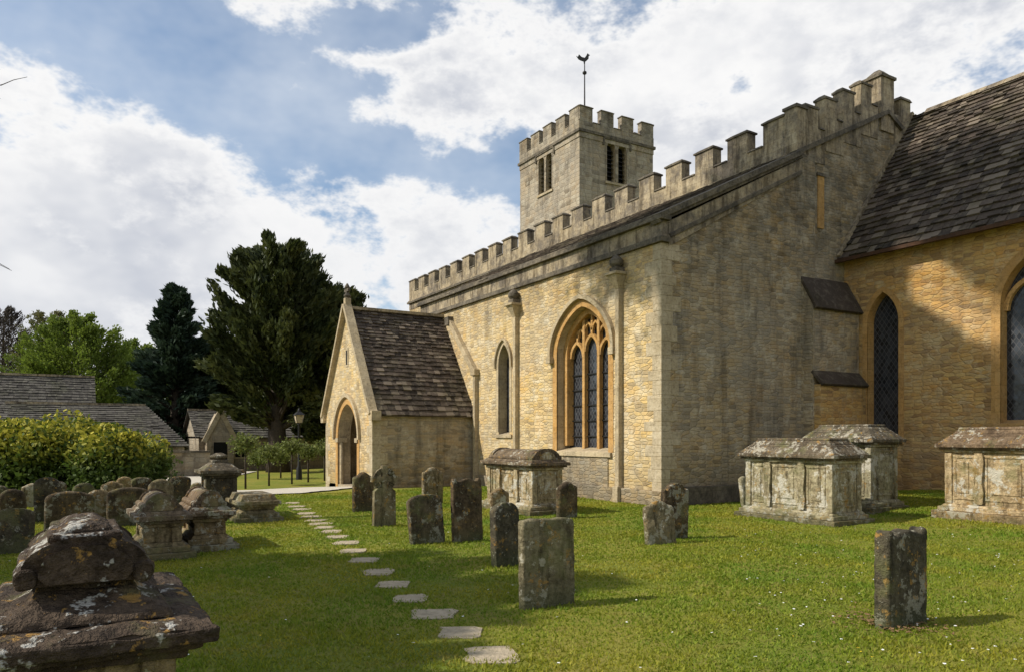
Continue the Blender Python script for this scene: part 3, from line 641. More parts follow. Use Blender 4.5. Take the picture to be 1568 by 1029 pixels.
def chest(name,x0,x1,y0,y1,H,style='hip',mb='tombl',mc='tombc',base=None):
    B=MB(); gz=base if base is not None else g((x0+x1)/2,(y0+y1)/2); 
    Z=lambda f: gz+f
    w=x1-x0; dpt=y1-y0
    B.box(x0-.16,x1+.16,y0-.16,y1+.16,Z(-.2),Z(.09),'tombm' if mb=='tombl' else mb)
    B.box(x0-.09,x1+.09,y0-.09,y1+.09,Z(.09),Z(.17),mb); B.box(x0-.05,x1+.05,y0-.05,y1+.05,Z(.17),Z(.22),mb,.04,.04)
    tp={'hip':.30,'bale':.26,'pyr':.34,'slab':.12}[style]; zb=H-tp
    cz=zb-.16
    B.box(x0+.03,x1-.03,y0+.03,y1-.03,Z(.2),Z(cz),mb)
    pw=min(.13,w*.14)
    for xx in (x0,x1-pw):
        for yy in (y0,y1-pw): B.box(xx,xx+pw,yy,yy+pw,Z(.222),Z(cz-.002),mb)
    def frame(fix,a0,a1,axis,sgn):
        o0,o1=(fix-.016,fix+.02) if sgn<0 else (fix-.02,fix+.016)
        L=[(a0,a1,Z(.3),Z(.34)),(a0,a1,Z(cz-.1),Z(cz-.06)),(a0,a0+.04,Z(.343),Z(cz-.103)),(a1-.04,a1,Z(.343),Z(cz-.103)),(a0+.1,a1-.1,Z(.42),Z(cz-.16))]
        for u0,u1,q0,q1 in L:
            if u1<=u0 or q1<=q0: continue
            if axis=='S': B.box(u0,u1,o0,o1,q0,q1,mb)
            else: B.box(o0,o1,u0,u1,q0,q1,mb)
    if w>1.6:
        t3=(w-2*pw)/3
        for xx in (x0+pw+t3*.75,x0+pw+t3*2.1):
            B.prism([(-.055,.25),(.055,.25),(.075,.45),(.04,.6),(.075,cz-.15),(.055,cz-.02),(-.055,cz-.02),(-.075,cz-.15),(-.04,.6),(-.075,.45)],lambda a,b,dd,xx=xx:(xx+a,dd,Z(b)),y0-.03,y0+.05,mb)
        frame(y0+.03,x0+pw+.03,x0+pw+t3*.75-.09,'S',-1); frame(y0+.03,x0+pw+t3*.75+.09,x0+pw+t3*2.1-.09,'S',-1); frame(y0+.03,x0+pw+t3*2.1+.09,x1-pw-.03,'S',-1)
    elif w>1: frame(y0+.03,x0+pw+.03,x1-pw-.03,'S',-1)
    if dpt>.7: frame(x1-.03,y0+pw+.02,y1-pw-.02,'E',1)
    B.box(x0-.02,x1+.02,y0-.02,y1+.02,Z(cz),Z(cz+.05),mb); 
    B.box(x0-.07,x1+.07,y0-.07,y1+.07,Z(cz+.05),Z(cz+.09),mc); B.box(x0-.12,x1+.12,y0-.12,y1+.12,Z(cz+.09),Z(cz+.16),mc)
    if style=='hip':
        B.box(x0-.1,x1+.1,y0-.1,y1+.1,Z(zb),Z(zb+.14),mc,.15,.13); B.box(x0+.05,x1-.05,y0+.03,y1-.03,Z(zb+.14),Z(zb+.18),mc,.05,.05)
        B.box(x0+.1,x1-.1,y0+.08,y1-.08,Z(zb+.18),Z(H-.04),mc,.07,.07); B.box(x0+.16,x1-.16,y0+.14,y1-.14,Z(H-.04),Z(H),mc,.02,.02)
    elif style=='bale':
        ym=(y0+y1)/2; r=dpt*.42
        B.box(x0-.06,x1+.06,y0-.06,y1+.06,Z(zb),Z(zb+.05),mc,.04,.04)
        pts=[(ym-r,Z(zb+.04))]+[(ym-r*math.cos(t),Z(zb+.04)+(H-zb-.04)*math.sin(t)) for t in np.linspace(.1,math.pi-.1,14)]+[(ym+r,Z(zb+.04))]
        B.prism(pts,lambda a,b,dd:(dd,a,b),x0+.08,x1-.12,mc)
        pts2=[(ym+(a-ym)*1.06,Z(zb+.04)+(b-Z(zb+.04))*1.06) for a,b in pts]
        for xx in (x0+.04,x1-.13): B.prism(pts2,lambda a,b,dd:(dd,a,b),xx,xx+.11,mc)
        pts3=[(ym+(a-ym)*.6,Z(zb+.07)+(b-Z(zb+.04))*.6) for a,b in pts]; B.prism(pts3,lambda a,b,dd:(dd,a,b),x1-.04,x1+.0,mb)
        for s_ in (-1,1): B.tube([(x0+.05,ym+s_*r*1.02,Z(zb+.08)),(x1-.02,ym+s_*r*1.02,Z(zb+.08))],[.05,.05],mc,10)
    elif style=='pyr':
        xm,ym=(x0+x1)/2,(y0+y1)/2
        B.box(x0-.05,x1+.05,y0-.05,y1+.05,Z(zb),Z(zb+.14),mc,.17,.17); B.box(xm-.16,xm+.16,ym-.16,ym+.16,Z(zb+.14),Z(zb+.2),mc); B.lathe(xm,ym,[(.1,Z(zb+.2)),(.17,Z(zb+.25)),(.17,Z(H-.05)),(.06,Z(H))],mc,10)
    elif style=='slab':
        B.box(x0-.06,x1+.06,y0-.06,y1+.06,Z(zb),Z(H),mc,.05,.05)
    return B.obj(name,bevel=.012,rough=.022 if w>1.3 else .014,ns=.1,lev=4 if w>1.1 else 3)
chest('chest_tomb',-10.66,-8.66,11.84,12.7,1.57,'hip')
chest('chest_tomb',-10.75,-9.25,13.85,14.75,1.75,'hip')
chest('chest_tomb',-7.9,-5.7,14.05,15.0,1.62,'hip')
chest('bale_tomb',-14.85,-12.95,8.2,8.95,1.33,'bale')
x,y=gp(250,9.9); chest('bale_tomb',x-1.2,x,y-.23,y+.23,.84,'bale','tombm')
x,y=gp(322,10.6); chest('bale_tomb',x-1.2,x,y-.21,y+.21,.82,'bale','tombm')
x,y=gp(338,15.2); chest('pedestal_tomb',x-.62,x,y-.28,y+.32,1.28,'pyr','tombd')
x,y=gp(396,14.3); chest('low_chest_tomb',x-1.0,x,y-.28,y+.28,.52,'slab','tombm','tombm')
B=MB(); X1=-3.07; X0=-4.45; Y0=-.42; Y1=.52; ym=.08
B.box(X0+.16,X1-.16,Y0+.16,Y1-.16,-.2,.74,'tombm'); 
for yy in(Y0+.14,Y1-.26): 
    for xx in (X1-.26,X0+.14): B.box(xx,xx+.12,yy,yy+.12,-.2,.738,'tombm')
B.box(X0+.02,X1-.02,Y0+.02,Y1-.02,-.2,.08,'tombm')
B.box(X0+.1,X1-.1,Y0+.1,Y1-.1,.74,.78,'tombn'); B.box(X0+.05,X1-.05,Y0+.05,Y1-.05,.78,.81,'tombn'); B.box(X0,X1,Y0,Y1,.81,.865,'tombn')
B.box(X0+.01,X1-.01,Y0+.01,Y1-.01,.865,.89,'tombn',.08,.08); B.box(X0+.16,X1-.16,Y0+.16,Y1-.14,.89,.925,'tombn',.02,.02)
lv=[(.19,.18,.925),(.30,.24,.955),(.36,.27,1.0),(.39,.28,1.06)]
def yb(i): return ym-(.44-i),ym+(.44-i)
for (ix0,iy0,z0),(ix1,iy1,z1) in zip(lv[:-1],lv[1:]):
    a0,b0=yb(iy0);a1,b1=yb(iy1)
    B.add([(X0+ix0,a0,z0),(X1-ix0,a0,z0),(X1-ix0,b0,z0),(X0+ix0,b0,z0),(X0+ix1,a1,z1),(X1-ix1,a1,z1),(X1-ix1,b1,z1),(X0+ix1,b1,z1)],[(4,5,6,7),(0,1,5,4),(1,2,6,5),(2,3,7,6),(3,0,4,7)],'tombn')
r=.205
pts=[(ym-r*.85,1.04),(ym-r,1.07)]+[(ym-r*math.cos(t),1.09+.11*math.sin(t)) for t in np.linspace(.15,math.pi-.15,14)]+[(ym+r,1.07),(ym+r*.85,1.04)]
B.prism(pts,lambda a,b,dd:(dd,a,b),X0+.4,X1-.30,'tombn')
B.box(X0+.42,X1-.36,ym-.13,ym+.13,1.185,1.215,'tombn'); B.box(X0+.45,X1-.40,ym-.1,ym+.1,1.215,1.25,'tombn',.02,.05)
B.prism([(ym+(a-ym)*.72,1.05+(b-1.04)*.75) for a,b in pts],lambda a,b,dd:(dd,a,b),X1-.31,X1-.265,'tombn')
for s_ in(-1,1): B.tube([(X0+.4,ym+s_*.2,1.06),(X1-.28,ym+s_*.2,1.06)],[.045,.045],'tombn',10)
B.obj('weathered_bale_tomb',bevel=.012,rough=.03,ns=.09,lev=5)

# ================================================================= FOLIAGE
def leafmesh(name,C,D,size,mat,parent=None,aspect=1.0,Dir=None):
    n=len(C); r=np.random.normal(size=(n,3)); 
    if Dir is None: a=r/np.linalg.norm(r,axis=1)[:,None]
    else:
        a=Dir+r*.35; a/=np.linalg.norm(a,axis=1)[:,None]
    q=np.random.normal(size=(n,3)); b=np.cross(a,q); b/=np.linalg.norm(b,axis=1)[:,None]
    s=(size*np.random.uniform(.6,1.3,n))[:,None]
    v=np.empty((n,4,3)); v[:,0]=C-a*s*.5*aspect; v[:,1]=C+b*s*.35; v[:,2]=C+a*s*.6*aspect; v[:,3]=C-b*s*.35
    me=bpy.data.meshes.new(name); me.vertices.add(n*4); me.vertices.foreach_set('co',v.reshape(-1))
    me.loops.add(n*4); me.loops.foreach_set('vertex_index',np.arange(n*4,dtype=np.int32)); me.polygons.add(n)
    me.polygons.foreach_set('loop_start',np.arange(0,n*4,4,dtype=np.int32)); me.polygons.foreach_set('loop_total',np.full(n,4,dtype=np.int32))
    me.update(calc_edges=True); me.materials.append(M[mat]); o=bpy.data.objects.new(name,me); S.collection.objects.link(o)
    if parent: o.parent=parent
    return o
def tree(name,x,y,H,env,mat,nb=120,leaves=40000,size=.18,trunk=.35,elev=(10,45),droop=0,base=.12,clump=.45,aspect=1.,start=.3,zg=None,spread=(1,1),limbs=True,bend=.3):
    e=empty(name,(0,0,0)); z0=g(x,y) if zg is None else zg; T=MB()
    k=7; T.tube([(x+.12*math.sin(i*1.7)*trunk,y+.12*math.cos(i*2.1)*trunk,z0-.2+(H*.93)*i/k) for i in range(k+1)],[trunk*(1.25 if i==0 else 1)*(1-i/k)+.03 for i in range(k+1)],'bark')
    C=[];D=[]; per=leaves//nb
    for i in range(nb):
        f=base+(1-base)*((i+.5)/nb)**.9; az=random.random()*6.283; el=math.radians(random.uniform(*elev)+ (35*f if elev[1]>0 else 0))
        L=env(f)*random.uniform(.6,1.15); hx,hy=math.cos(az)*spread[0],math.sin(az)*spread[1]
        zt=z0+H*f; zs=max(z0+H*base*.8, zt-L*math.tan(min(el,1.2))*.75); 
        tip=np.array([x+hx*L,y+hy*L,zt+droop*L]); st_=np.array([x,y,zs]); mid=(st_+tip)/2+np.array([0,0,bend*L*.3])
        if limbs: T.tube([st_,mid,tip],[trunk*.28*(1-f)+.02,trunk*.16*(1-f)+.015,.01],'bark',5)
        t=np.random.beta(2.2,1.2,per)*(1-start)+start; t=t[:,None]
        B_=(1-t)**2*st_+2*t*(1-t)*mid+t*t*tip
        sg=clump*(.45+.55*(1-t))*np.array([1,1,.65])*(.5+.5*L/max(.1,env(.4)))
        c=B_+np.random.normal(size=(per,3))*sg
        dr=(tip-st_)/np.linalg.norm(tip-st_); C.append(c); D.append(np.repeat(dr[None],per,0))
    C=np.concatenate(C);D=np.concatenate(D)
    T.obj('trunk_and_limbs',e); leafmesh('foliage',C,D,size,mat,e,aspect,D); return e
def yewenv(R): return lambda f:R*max(.12,1-(abs(f-.45)/.62)**2.2)**.5
x,y=gp(425,40); tree('yew_tree',x,y,12.2,yewenv(3.4),'yew',150,80000,.18,.55,(15,40),.08,.22,.32,1.7,.3)
x,y=gp(508,41); tree('yew_tree',x,y,9.9,yewenv(2.4),'yew',100,42000,.18,.4,(15,40),.08,.15,.32,1.7)
x,y=gp(268,47); tree('fir_tree',x,y,11.2,lambda f:3.5*(1-f)**.7+.15 if f>.3 else 2.8,'fir',140,55000,.21,.35,(5,25),.05,.1,.33,1.8)
x,y=gp(350,50); tree('yew_tree',x,y,8.6,yewenv(3.0),'yew',90,35000,.22,.4,(15,40),0,.1,.4,1.6)
x,y=gp(118,64); tree('lime_tree',x,y,12.3,lambda f:5.6*max(.1,math.sin(math.pi*(f*.9+.08)))**.6,'spring',170,60000,.22,.4,(20,50),0,.12,.55)
x,y=gp(205,72); tree('lime_tree',x,y,11,lambda f:4.5*max(.1,math.sin(math.pi*(f*.9+.08)))**.6,'spring',120,35000,.24,.4,(20,50),0,.12,.6)
x,y=gp(75,85); tree('budding_tree',x,y,16.0,lambda f:5*max(.1,math.sin(math.pi*(f*.9+.08)))**.6,'budding',150,16000,.25,.4,(30,60),0,.12,.6)
x,y=gp(5,85); tree('budding_tree',x,y,16.5,lambda f:5*max(.1,math.sin(math.pi*(f*.9+.08)))**.6,'twig',200,20000,.13,.4,(30,65),0,.12,.5,3)
C=[]
for i in range(260):
    px=random.uniform(-500,700); d=random.uniform(95,140); x,y=gp(px,d); r=random.uniform(1.5,3); z=random.uniform(.5,6.5)
    C.append(np.random.normal(size=(170,3))*r*.55+np.array([x,y,z]))
leafmesh('distant_tree_line',np.concatenate(C),None,.6,'budding')
e=empty('bare_ash_tree'); T=MB(); bx_,by_=gp(-320,13)
T.tube([(bx_,by_,-.3),(bx_+.1,by_,3),(bx_,by_+.1,6),(bx_,by_,9)],[.28,.22,.15,.05],'bark',10)
def twigs(p,d,L,r,dep):
    q=p+d*L; T.tube([p,(p+q)/2+Vector((random.uniform(-.05,.05)*L,random.uniform(-.05,.05)*L,.05*L)),q],[r,r*.75,r*.5],'twig',5)
    if dep:
        for k in range(3 if dep>1 else 2):
            nd=(d+Vector((random.uniform(-.5,.5),random.uniform(-.5,.5),random.uniform(-.35,.5)))).normalized(); twigs(p+(q-p)*random.uniform(.5,1),nd,L*random.uniform(.5,.7),r*.5,dep-1)
rd=Vector((RT[0],RT[1],0))
for zz,up in((5.0,.12),(4.0,.1),(6.3,.35),(7.2,.6),(3.3,.0)):
    for s_ in (1,-1):
        twigs(Vector((bx_,by_,zz)),(rd*s_+Vector((random.uniform(-.15,.15),random.uniform(-.15,.15),up))).normalized(),2.1,.06,3)
T.obj('trunk_and_limbs',e)
C=[]
for i in range(64):
    px=random.uniform(-180,232); d=random.uniform(21.5,27); top=1.85 if px<140 else 1.85-.75*(px-140)/100; x,y=gp(px,d)
    r=random.uniform(.5,.95); z=top-r*.75+random.uniform(-.3,.25)
    v=np.random.normal(size=(1300,3)); v/=np.linalg.norm(v,axis=1)[:,None]; C.append(v*r*np.random.uniform(.75,1.2,(1300,1))*np.array([1,1,.95])+np.array([x,y,z]))
    C.append(np.random.normal(size=(500,3))*np.array([r*.6,r*.6,.45])+np.array([x,y,z*.4]))
C=np.concatenate(C); C=C[C[:,2]>-.3]; leafmesh('laurel_hedge',C,None,.14,'laurel')
for px,d,h,r in [(376,27,1.65,.5),(412,29,1.3,.45),(447,30,1.5,.42),(472,31,1.3,.4),(497,32,1.4,.45),(395,33,1.0,.45),(430,34,1.1,.55)]:
    x,y=gp(px,d); e=empty('standard_shrub'); T=MB(); T.tube([(x,y,-.4),(x,y,h-.3)],[.04,.03],'bark',6); 
    for q in range(7):
        a=q*.9; T.tube([(x,y,h-.6),(x+r*.7*math.cos(a),y+r*.7*math.sin(a),h-.1)],[.02,.008],'bark',5)
    T.obj('stem',e)
    c=np.random.normal(size=(1100,3))*np.array([r*.45,r*.45,r*.33])+np.array([x,y,h-.3]); leafmesh('foliage',c,None,.09,'shrub',e)

# ================================================================= COTTAGES
def cottage(name,x0,x1,y0,y1,ze,zr,hip=0,wallm='tower',win=(),gz=-.6):
    e=empty(name); W=MB(); xm=(x0+x1)/2
    W.box(x0+.2,x1-.2,y0+.2,y1-.2,gz,ze+.1,wallm)
    if not hip:
        for yy in (y0+.2,y1-.21): W.add([(x0+.2,yy,ze),(x1-.2,yy,ze),(xm,yy,zr-.05)],[(0,1,2)],wallm)
    W.obj('walls',e); R=MB()
    for e_,xe in((1,x1),(-1,x0)):
        L=math.hypot(xm-xe,zr-ze)
        if hip:
            R.add([(xe,y0,ze),(xe,y1,ze),(xm,y1-hip,zr),(xm,y0+hip,zr)],[(0,1,2,3)],'slate2')
            nrows=int(L/.22)
            for i in range(nrows):
                f=i/nrows; ya=y0+hip*f; yb_=y1-hip*f; slates(R,(xe+(xm-xe)*f,ya,ze+(zr-ze)*f+.02),(0,1,0),(xm-xe,0,zr-ze),yb_-ya,.24,'slate2',.3,.35,.03)
        else:
            R.add([(xe,y0,ze),(xe,y1,ze),(xm,y1,zr),(xm,y0,zr)],[(0,1,2,3)],'slate2'); slates(R,(xe,y0,ze+.02),(0,1,0),(xm-xe,0,zr-ze),y1-y0,L,'slate2',.24,.35,.03)
    if hip: 
        for yy,yh in((y0,y0+hip),(y1,y1-hip)): R.add([(x0,yy,ze),(x1,yy,ze),(xm,yh,zr)],[(0,1,2)],'slate2')
    R.beam((xm,y0+hip,zr+.05),(xm,y1-hip,zr+.05),.25,.12,'pale'); R.obj('roof',e)
    T=MB()
    for (yc,zc,w,h) in win:
        T.box(x1-.25,x1-.17,yc-w/2-.08,yc+w/2+.08,zc-h/2-.08,zc+h/2+.08,'quoin'); T.box(x1-.2,x1-.155,yc-w/2,yc+w/2,zc-h/2,zc+h/2,'dark'); T.box(x1-.19,x1-.14,yc-.03,yc+.03,zc-h/2,zc+h/2,'quoin')
    if win: T.obj('windows',e)
    return e
cottage('stone_barn',-53,-47,-16,1.6,2.1,5.0)
cottage('stone_outbuilding',-48,-39.9,-4,5.34,1.1,3.2,hip=1.6)
cottage('stone_cottage',-50,-44,6.2,13.5,1.5,3.1,win=[(8.6,.75,.6,.6),(10,.75,.7,.7),(12.3,.75,.7,.7)])
x,y=-43.9,7.4; e=empty('gabled_lych_porch'); T=MB()
T.prism([(y-.7,-.6),(y-.7,1.5),(y,2.9),(y+.7,1.5),(y+.7,-.6)],lambda a,b,d:(d,a,b),x-1.5,x+.4,'tower')
T.beam((x+.42,y-.85,1.3),(x+.42,y,3.0),.25,.12,'quoin',up=(1,0,0)); T.beam((x+.42,y+.85,1.3),(x+.42,y,3.0),.25,.12,'quoin',up=(1,0,0)); T.box(x+.38,x+.42,y-.35,y+.35,-.5,1.3,'dark'); T.obj('bay',e)
cottage('long_cottage',-58,-52,13,26,2.1,4.2,wallm='quoin',win=[(15,1.2,1,.9),(17.5,1.2,1,.9),(20,1.2,1,.9),(22.5,1.2,1,.9)])
T=MB()
T.beam((-38.2,-2,.2),(-38.2,6,.2),.35,1.3,'tower'); T.beam((-38.2,-2,.89),(-38.2,6,.89),.45,.1,'cap'); T.obj('boundary_wall')
x,y=gp(458,33); e=empty('street_lamp'); T=MB(); 
T.lathe(x,y,[(.14,-.4),(.12,.2),(.06,.35),(.05,2.1),(.08,2.15),(.05,2.2)],'iron',10); T.obj('post',e)
T=MB(); zb=2.2
T.box(x-.11,x+.11,y-.11,y+.11,zb,zb+.34,'quoin',-.07,-.07)
T.box(x-.22,x+.22,y-.22,y+.22,zb+.34,zb+.5,'iron',.16,.16); T.lathe(x,y,[(.06,zb+.5),(.06,zb+.56),(.01,zb+.66)],'iron',8)
for a in(-1,1):
    for b_ in(-1,1): T.beam((x+a*.12,y+b_*.12,zb),(x+a*.19,y+b_*.19,zb+.35),.02,.02,'iron')
T.obj('lantern',e)

# ================================================================= OFF-FRAME SHADE TREES
tree('beech_tree',-11.6,-8.9,12.0,lambda f:3.3*max(.1,math.sin(math.pi*(f*.9+.05)))**.6,'shade',80,26000,.24,.35,(20,50),0,.4,.5)
tree('beech_tree',-8.3,-8.0,9.3,lambda f:2.3*max(.1,math.sin(math.pi*(f*.9+.05)))**.6,'shade',70,20000,.22,.3,(20,50),0,.4,.42)
AZ=math.radians(18); EL=math.radians(41)
def added_shade_tree():  # added unseen tree, crown flattened to throw shade on the chancel
    e=empty('added_chancel_shade_tree'); T=MB(); x,y=-4,-6.5
    T.tube([(x,y,-.3),(x-.2,y,10),(x-.6,y,20),(x-1.5,y,28)],[.6,.45,.35,.15],'bark',10)
    C=[]; rs=random.Random(21)
    for i in range(125):
        tx_=rs.uniform(-22.5,-9); tz=rs.uniform(23.4,33); ty=y+rs.uniform(-1.4,1.4)
        T.tube([(x-.6,y,21),((x+tx_)/2,(y+ty)/2,(21+tz)/2+1),(tx_,ty,tz)],[.14,.07,.015],'bark',5)
        C.append(np.random.normal(size=(400,3))*np.array([.8,.6,.48])+np.array([tx_,ty,tz]))
    C=np.concatenate(C)
    dn=NC-C[:,1]; ew=C[:,0]+dn*math.tan(AZ); zw=C[:,2]-dn/math.cos(AZ)*math.tan(EL)
    light_gap=(np.abs((zw-5.0)+(ew+10.3)*.85)<.8)&(ew>-11.4)&(ew<-7)  # leaves cut away here so a sunlit band crosses the chancel wall
    C=C[~light_gap]
    T.obj('trunk_and_limbs',e); leafmesh('foliage',C,None,.34,'shade',e)
added_shade_tree()

# ================================================================= GRASS
n_=430000
dd=np.random.uniform(3.2,24,n_); tt=np.random.uniform(-.9,.9,n_)
X=(FW[0]+RT[0]*tt)*dd; Y=(FW[1]+RT[1]*tt)*dd
keep=~((Y>NA-.1)&(X<EA+.1)); keep&=~((Y>NC-.1)); keep&=~((X<PE1)&(Y>PF)); keep&=~((X<-21.2)&(Y>1.6))
for (sx,sy) in stp: keep&=((X-sx)**2+(Y-sy)**2>.022)
X,Y,dd=X[keep],Y[keep],dd[keep]; k=len(X)
def smn(a,b,x):
    t=np.clip((x-a)/(b-a),0,1); return t*t*(3-2*t)
Z=.26*smn(12,17,Y)*smn(-13.5,-10.5,X)-.28*smn(21,29,-X)+.02*np.sin(X*.7)*np.cos(Y*.9)
pat=.75+.5*np.sin(X*2.3+np.sin(Y*1.7))*np.sin(Y*2.9+np.sin(X*1.3))*.5
hgt=np.random.uniform(.012,.04,k)*pat*(1+dd*.015); wd=.0045*(1+dd/5); ln=np.random.uniform(.2,1.3,k)*hgt; la=np.random.uniform(0,6.283,k); az=np.random.uniform(0,6.283,k)
v=np.empty((k,3,3)); v[:,0]=np.stack([X-np.cos(az)*wd,Y-np.sin(az)*wd,Z-.003],1); v[:,1]=np.stack([X+np.cos(az)*wd,Y+np.sin(az)*wd,Z-.003],1); v[:,2]=np.stack([X+np.cos(la)*ln,Y+np.sin(la)*ln,Z+hgt],1)
me=bpy.data.meshes.new('grass_blades'); me.vertices.add(k*3); me.vertices.foreach_set('co',v.reshape(-1)); me.loops.add(k*3); me.loops.foreach_set('vertex_index',np.arange(k*3,dtype=np.int32)); me.polygons.add(k)
me.polygons.foreach_set('loop_start',np.arange(0,k*3,3,dtype=np.int32)); me.polygons.foreach_set('loop_total',np.full(k,3,dtype=np.int32)); me.update(calc_edges=True)
m,nt,b=newmat('grass_blade'); n=N(nt); gg=n.geo(); P_=gg.outputs['Position']
col=n.mix(gg.outputs['Random Per Island'],(.15,.215,.018),(.33,.36,.045)); col=n.mix(n.mr(n.noise(P_,.6,4),.40,.62),n.mix(1,col,(.68,.85,.65),'MULTIPLY'),n.mix(1,col,(1.2,1.0,.9),'MULTIPLY'))
col=n.mix(n.mr(n.noise(P_,4,5,.7),.54,.70,0,.65),col,(.36,.28,.09))
n.link(col,b.inputs['Base Color']); b.inputs['Roughness'].default_value=.6
t=nt.nodes.new('ShaderNodeBsdfTranslucent'); n.link(col,t.inputs[0]); ms=nt.nodes.new('ShaderNodeMixShader'); ms.inputs[0].default_value=.4; n.link(b.outputs[0],ms.inputs[1]); n.link(t.outputs[0],ms.inputs[2])
n.link(ms.outputs[0],[q for q in nt.nodes if q.type=='OUTPUT_MATERIAL'][0].inputs[0]); me.materials.append(m)
o=bpy.data.objects.new('grass_blades',me); S.collection.objects.link(o)
M['petal']=mat_plain('daisy_petals',(.8,.8,.78),(.75,.75,.7)); M['dand']=mat_plain('dandelion',(.7,.5,.03),(.6,.4,.02))
T=MB()
for i in range(300):
    d=random.uniform(4.5,13); t=random.uniform(-.75,.8) if random.random()<.5 else random.uniform(.3,.75); x,y=(FW[0]+RT[0]*t)*d,(FW[1]+RT[1]*t)*d; z=g(x,y)+random.uniform(.03,.045); r=random.uniform(.008,.013)
    T.add([(x+r*math.cos(a),y+r*math.sin(a),z+random.uniform(-.003,.003)) for a in np.linspace(0,6.28,7)[:-1]],[(0,1,2,3,4,5)],'petal' if random.random()<.85 else 'dand')
T.obj('daisies')
T=MB(); lx,ly=gp(1362,6.4)
for i in range(520):
    r_=abs(random.gauss(0,.24)); a=random.random()*6.28; x=lx+r_*math.cos(a)*1.2; y=ly+r_*math.sin(a); z=g(x,y)+random.uniform(.015,.04); s_=random.uniform(.01,.024); q=random.random()*6.28
    T.add([(x+s_*math.cos(q+k*1.57),y+s_*math.sin(q+k*1.57)*.6,z+random.uniform(-.008,.008)) for k in range(4)],[(0,1,2,3)],'litter')
T.obj('leaf_litter')

# ================================================================= LIGHT / WORLD
az=AZ; el=EL
sv=Vector((-math.sin(az)*math.cos(el),-math.cos(az)*math.cos(el),math.sin(el)))
ld=bpy.data.lights.new('sun','SUN'); ld.energy=5.0; ld.angle=math.radians(.5); ld.color=(1,.93,.81); lo=bpy.data.objects.new('sun',ld); S.collection.objects.link(lo); lo.rotation_euler=sv.to_track_quat('Z','Y').to_euler(); lo.location=(0,0,50)
w=bpy.data.worlds.new('World'); S.world=w; w.use_nodes=True; nt=w.node_tree; nt.nodes.clear(); n=N(nt)
out=nt.nodes.new('ShaderNodeOutputWorld'); sky=nt.nodes.new('ShaderNodeTexSky'); sky.sky_type='NISHITA'; sky.sun_disc=False; sky.sun_elevation=el; sky.sun_rotation=math.radians(198); sky.air_density=1.0; sky.dust_density=.6; sky.ozone_density=1.5
tc=nt.nodes.new('ShaderNodeTexCoord'); nrm=tc.outputs['Generated']
HD=math.radians(300.8)
sp=nt.nodes.new('ShaderNodeSeparateXYZ'); n.link(nrm,sp.inputs[0])
fx=n.math('ADD',n.math('MULTIPLY',sp.outputs[0],math.sin(HD)),n.math('MULTIPLY',sp.outputs[1],math.cos(HD)))
rx=n.math('ADD',n.math('MULTIPLY',sp.outputs[0],math.cos(HD)),n.math('MULTIPLY',sp.outputs[1],-math.sin(HD)))
azn=n.math('ARCTAN2',rx,fx); eln=n.math('ARCSINE',sp.outputs[2])
cb_=nt.nodes.new('ShaderNodeCombineXYZ'); n.link(azn,cb_.inputs[0]); n.link(eln,cb_.inputs[1]); AE=cb_.outputs[0]
def ae(px,py):
    t=(px-784)/F; return math.atan(t),math.atan((H0-py)/F/math.sqrt(1+t*t))
blobs=[(10,130,120,60,.5),(200,235,150,60,.5),(60,330,330,150,.6),(330,330,240,100,.5),(560,300,120,50,.45),(700,360,150,60,.5),(300,480,560,160,.6),
(430,0,90,45,.5),(570,0,60,30,.35),(565,95,70,22,.45),
(720,100,110,75,.55),(640,170,110,40,.45),(900,110,260,140,.55),(1350,60,500,200,.6),(1150,230,260,90,.4),
(170,50,250,85,-.55),(470,160,140,90,-.6),(300,140,140,50,-.4),(600,235,90,45,-.35),(740,270,120,28,-.4),(560,40,110,40,-.4),(1130,135,40,40,-.2)]
acc=None
for px,py,rx_,ry_,wt in blobs:
    a0,e0=ae(px,py); a1,_=ae(px+rx_*.5,py); a2,_=ae(px-rx_*.5,py); _,e1=ae(px,py-ry_*.5); _,e2=ae(px,py+ry_*.5)
    ra=abs(a1-a2)*1.25; re=abs(e1-e2)*1.25
    v=n.vmath('MULTIPLY',n.vmath('SUBTRACT',AE,(a0,e0,0)),(1/ra,1/re,0)); l=n.vmath('LENGTH',v)
    q=n.mr(l,0,1.15,wt,0,True); acc=q if acc is None else n.math('ADD',acc,q)
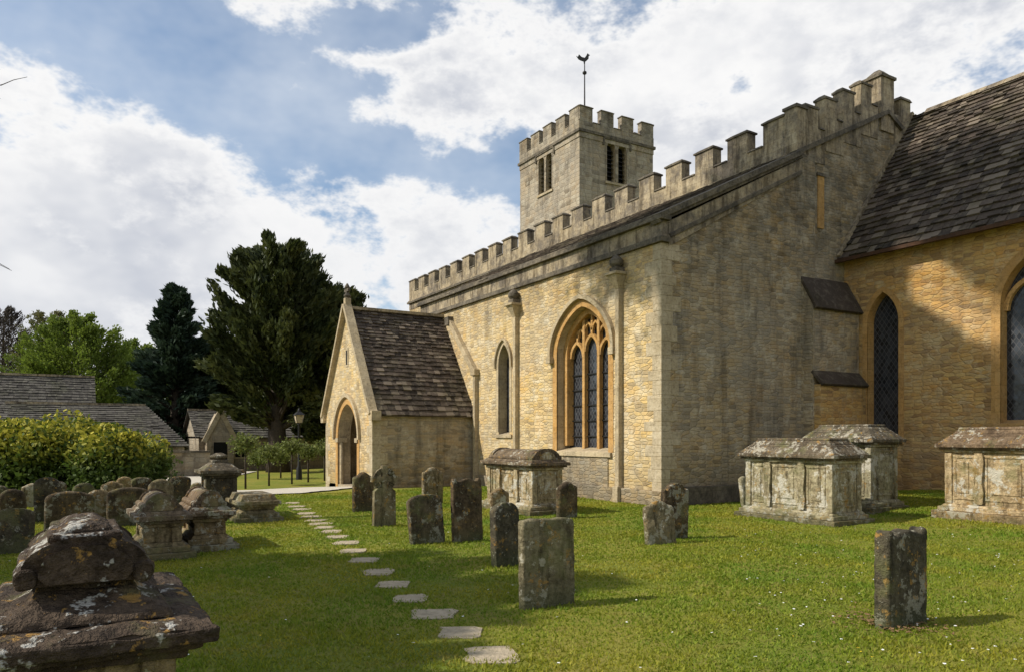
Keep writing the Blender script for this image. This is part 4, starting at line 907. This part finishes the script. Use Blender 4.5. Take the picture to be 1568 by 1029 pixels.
acc=n.math('MINIMUM',n.math('MAXIMUM',acc,-.5),.65)
cs=nt.nodes.new('ShaderNodeMapping'); n.link(nrm,cs.inputs[0]); cs.inputs['Scale'].default_value=(1,1,1.7)
f1=n.noise(cs.outputs[0],5.5,4,.65); f2=n.noise(cs.outputs[0],19,4,.7)
big_=n.mr(n.noise(nrm,1.6,1),.4,.6,-.25,.4); inw=n.mr(n.math('ABSOLUTE',azn),.65,.95,0,1); 
acc=n.math('ADD',acc,n.math('MULTIPLY',big_,inw))
field=n.math('ADD',n.math('ADD',acc,n.math('MULTIPLY',n.math('SUBTRACT',f1,.5),1.9)),n.math('MULTIPLY',n.math('SUBTRACT',f2,.5),1.2))
cover=n.mr(field,-.02,.40,0,1,True)
thick=n.mr(field,.25,.85,0,1,True)
sh=n.mr(n.noise(n.vmath('ADD',cs.outputs[0],(.3,.2,-.06)),4.2,4,.62),.38,.62,0,1)
shade=n.math('MULTIPLY',thick,n.mr(sh,0,1,.12,1.0))
ccol=n.mix(shade,(1.0,.995,.99),(.60,.63,.70))
lowh=n.mr(eln,.0,.35,.5,0); ccol=n.mix(lowh,ccol,(.70,.73,.79))
skc=n.vmath('MULTIPLY',sky.outputs[0],(.125,.138,.142))
haze=n.mix(n.mr(f1,.3,.72,.16,.6),skc,(.76,.82,.90))
fin=n.mix(cover,haze,ccol)
bg=nt.nodes.new('ShaderNodeBackground'); n.link(fin,bg.inputs[0]); bg.inputs[1].default_value=.97; n.link(bg.outputs[0],out.inputs[0])
w.cycles.sampling_method='MANUAL'; w.cycles.sample_map_resolution=256

cam=bpy.data.cameras.new('camera'); co=bpy.data.objects.new('camera',cam); S.collection.objects.link(co); co.location=(0,0,CAMZ); co.rotation_euler=(math.radians(90),0,math.radians(59.2))
cam.lens=F/1568*36; cam.sensor_width=36; cam.shift_y=153.5/1568; cam.clip_end=3000; cam.clip_start=.05; S.camera=co
S.view_settings.view_transform='Standard'; S.view_settings.look='None'; S.view_settings.exposure=0
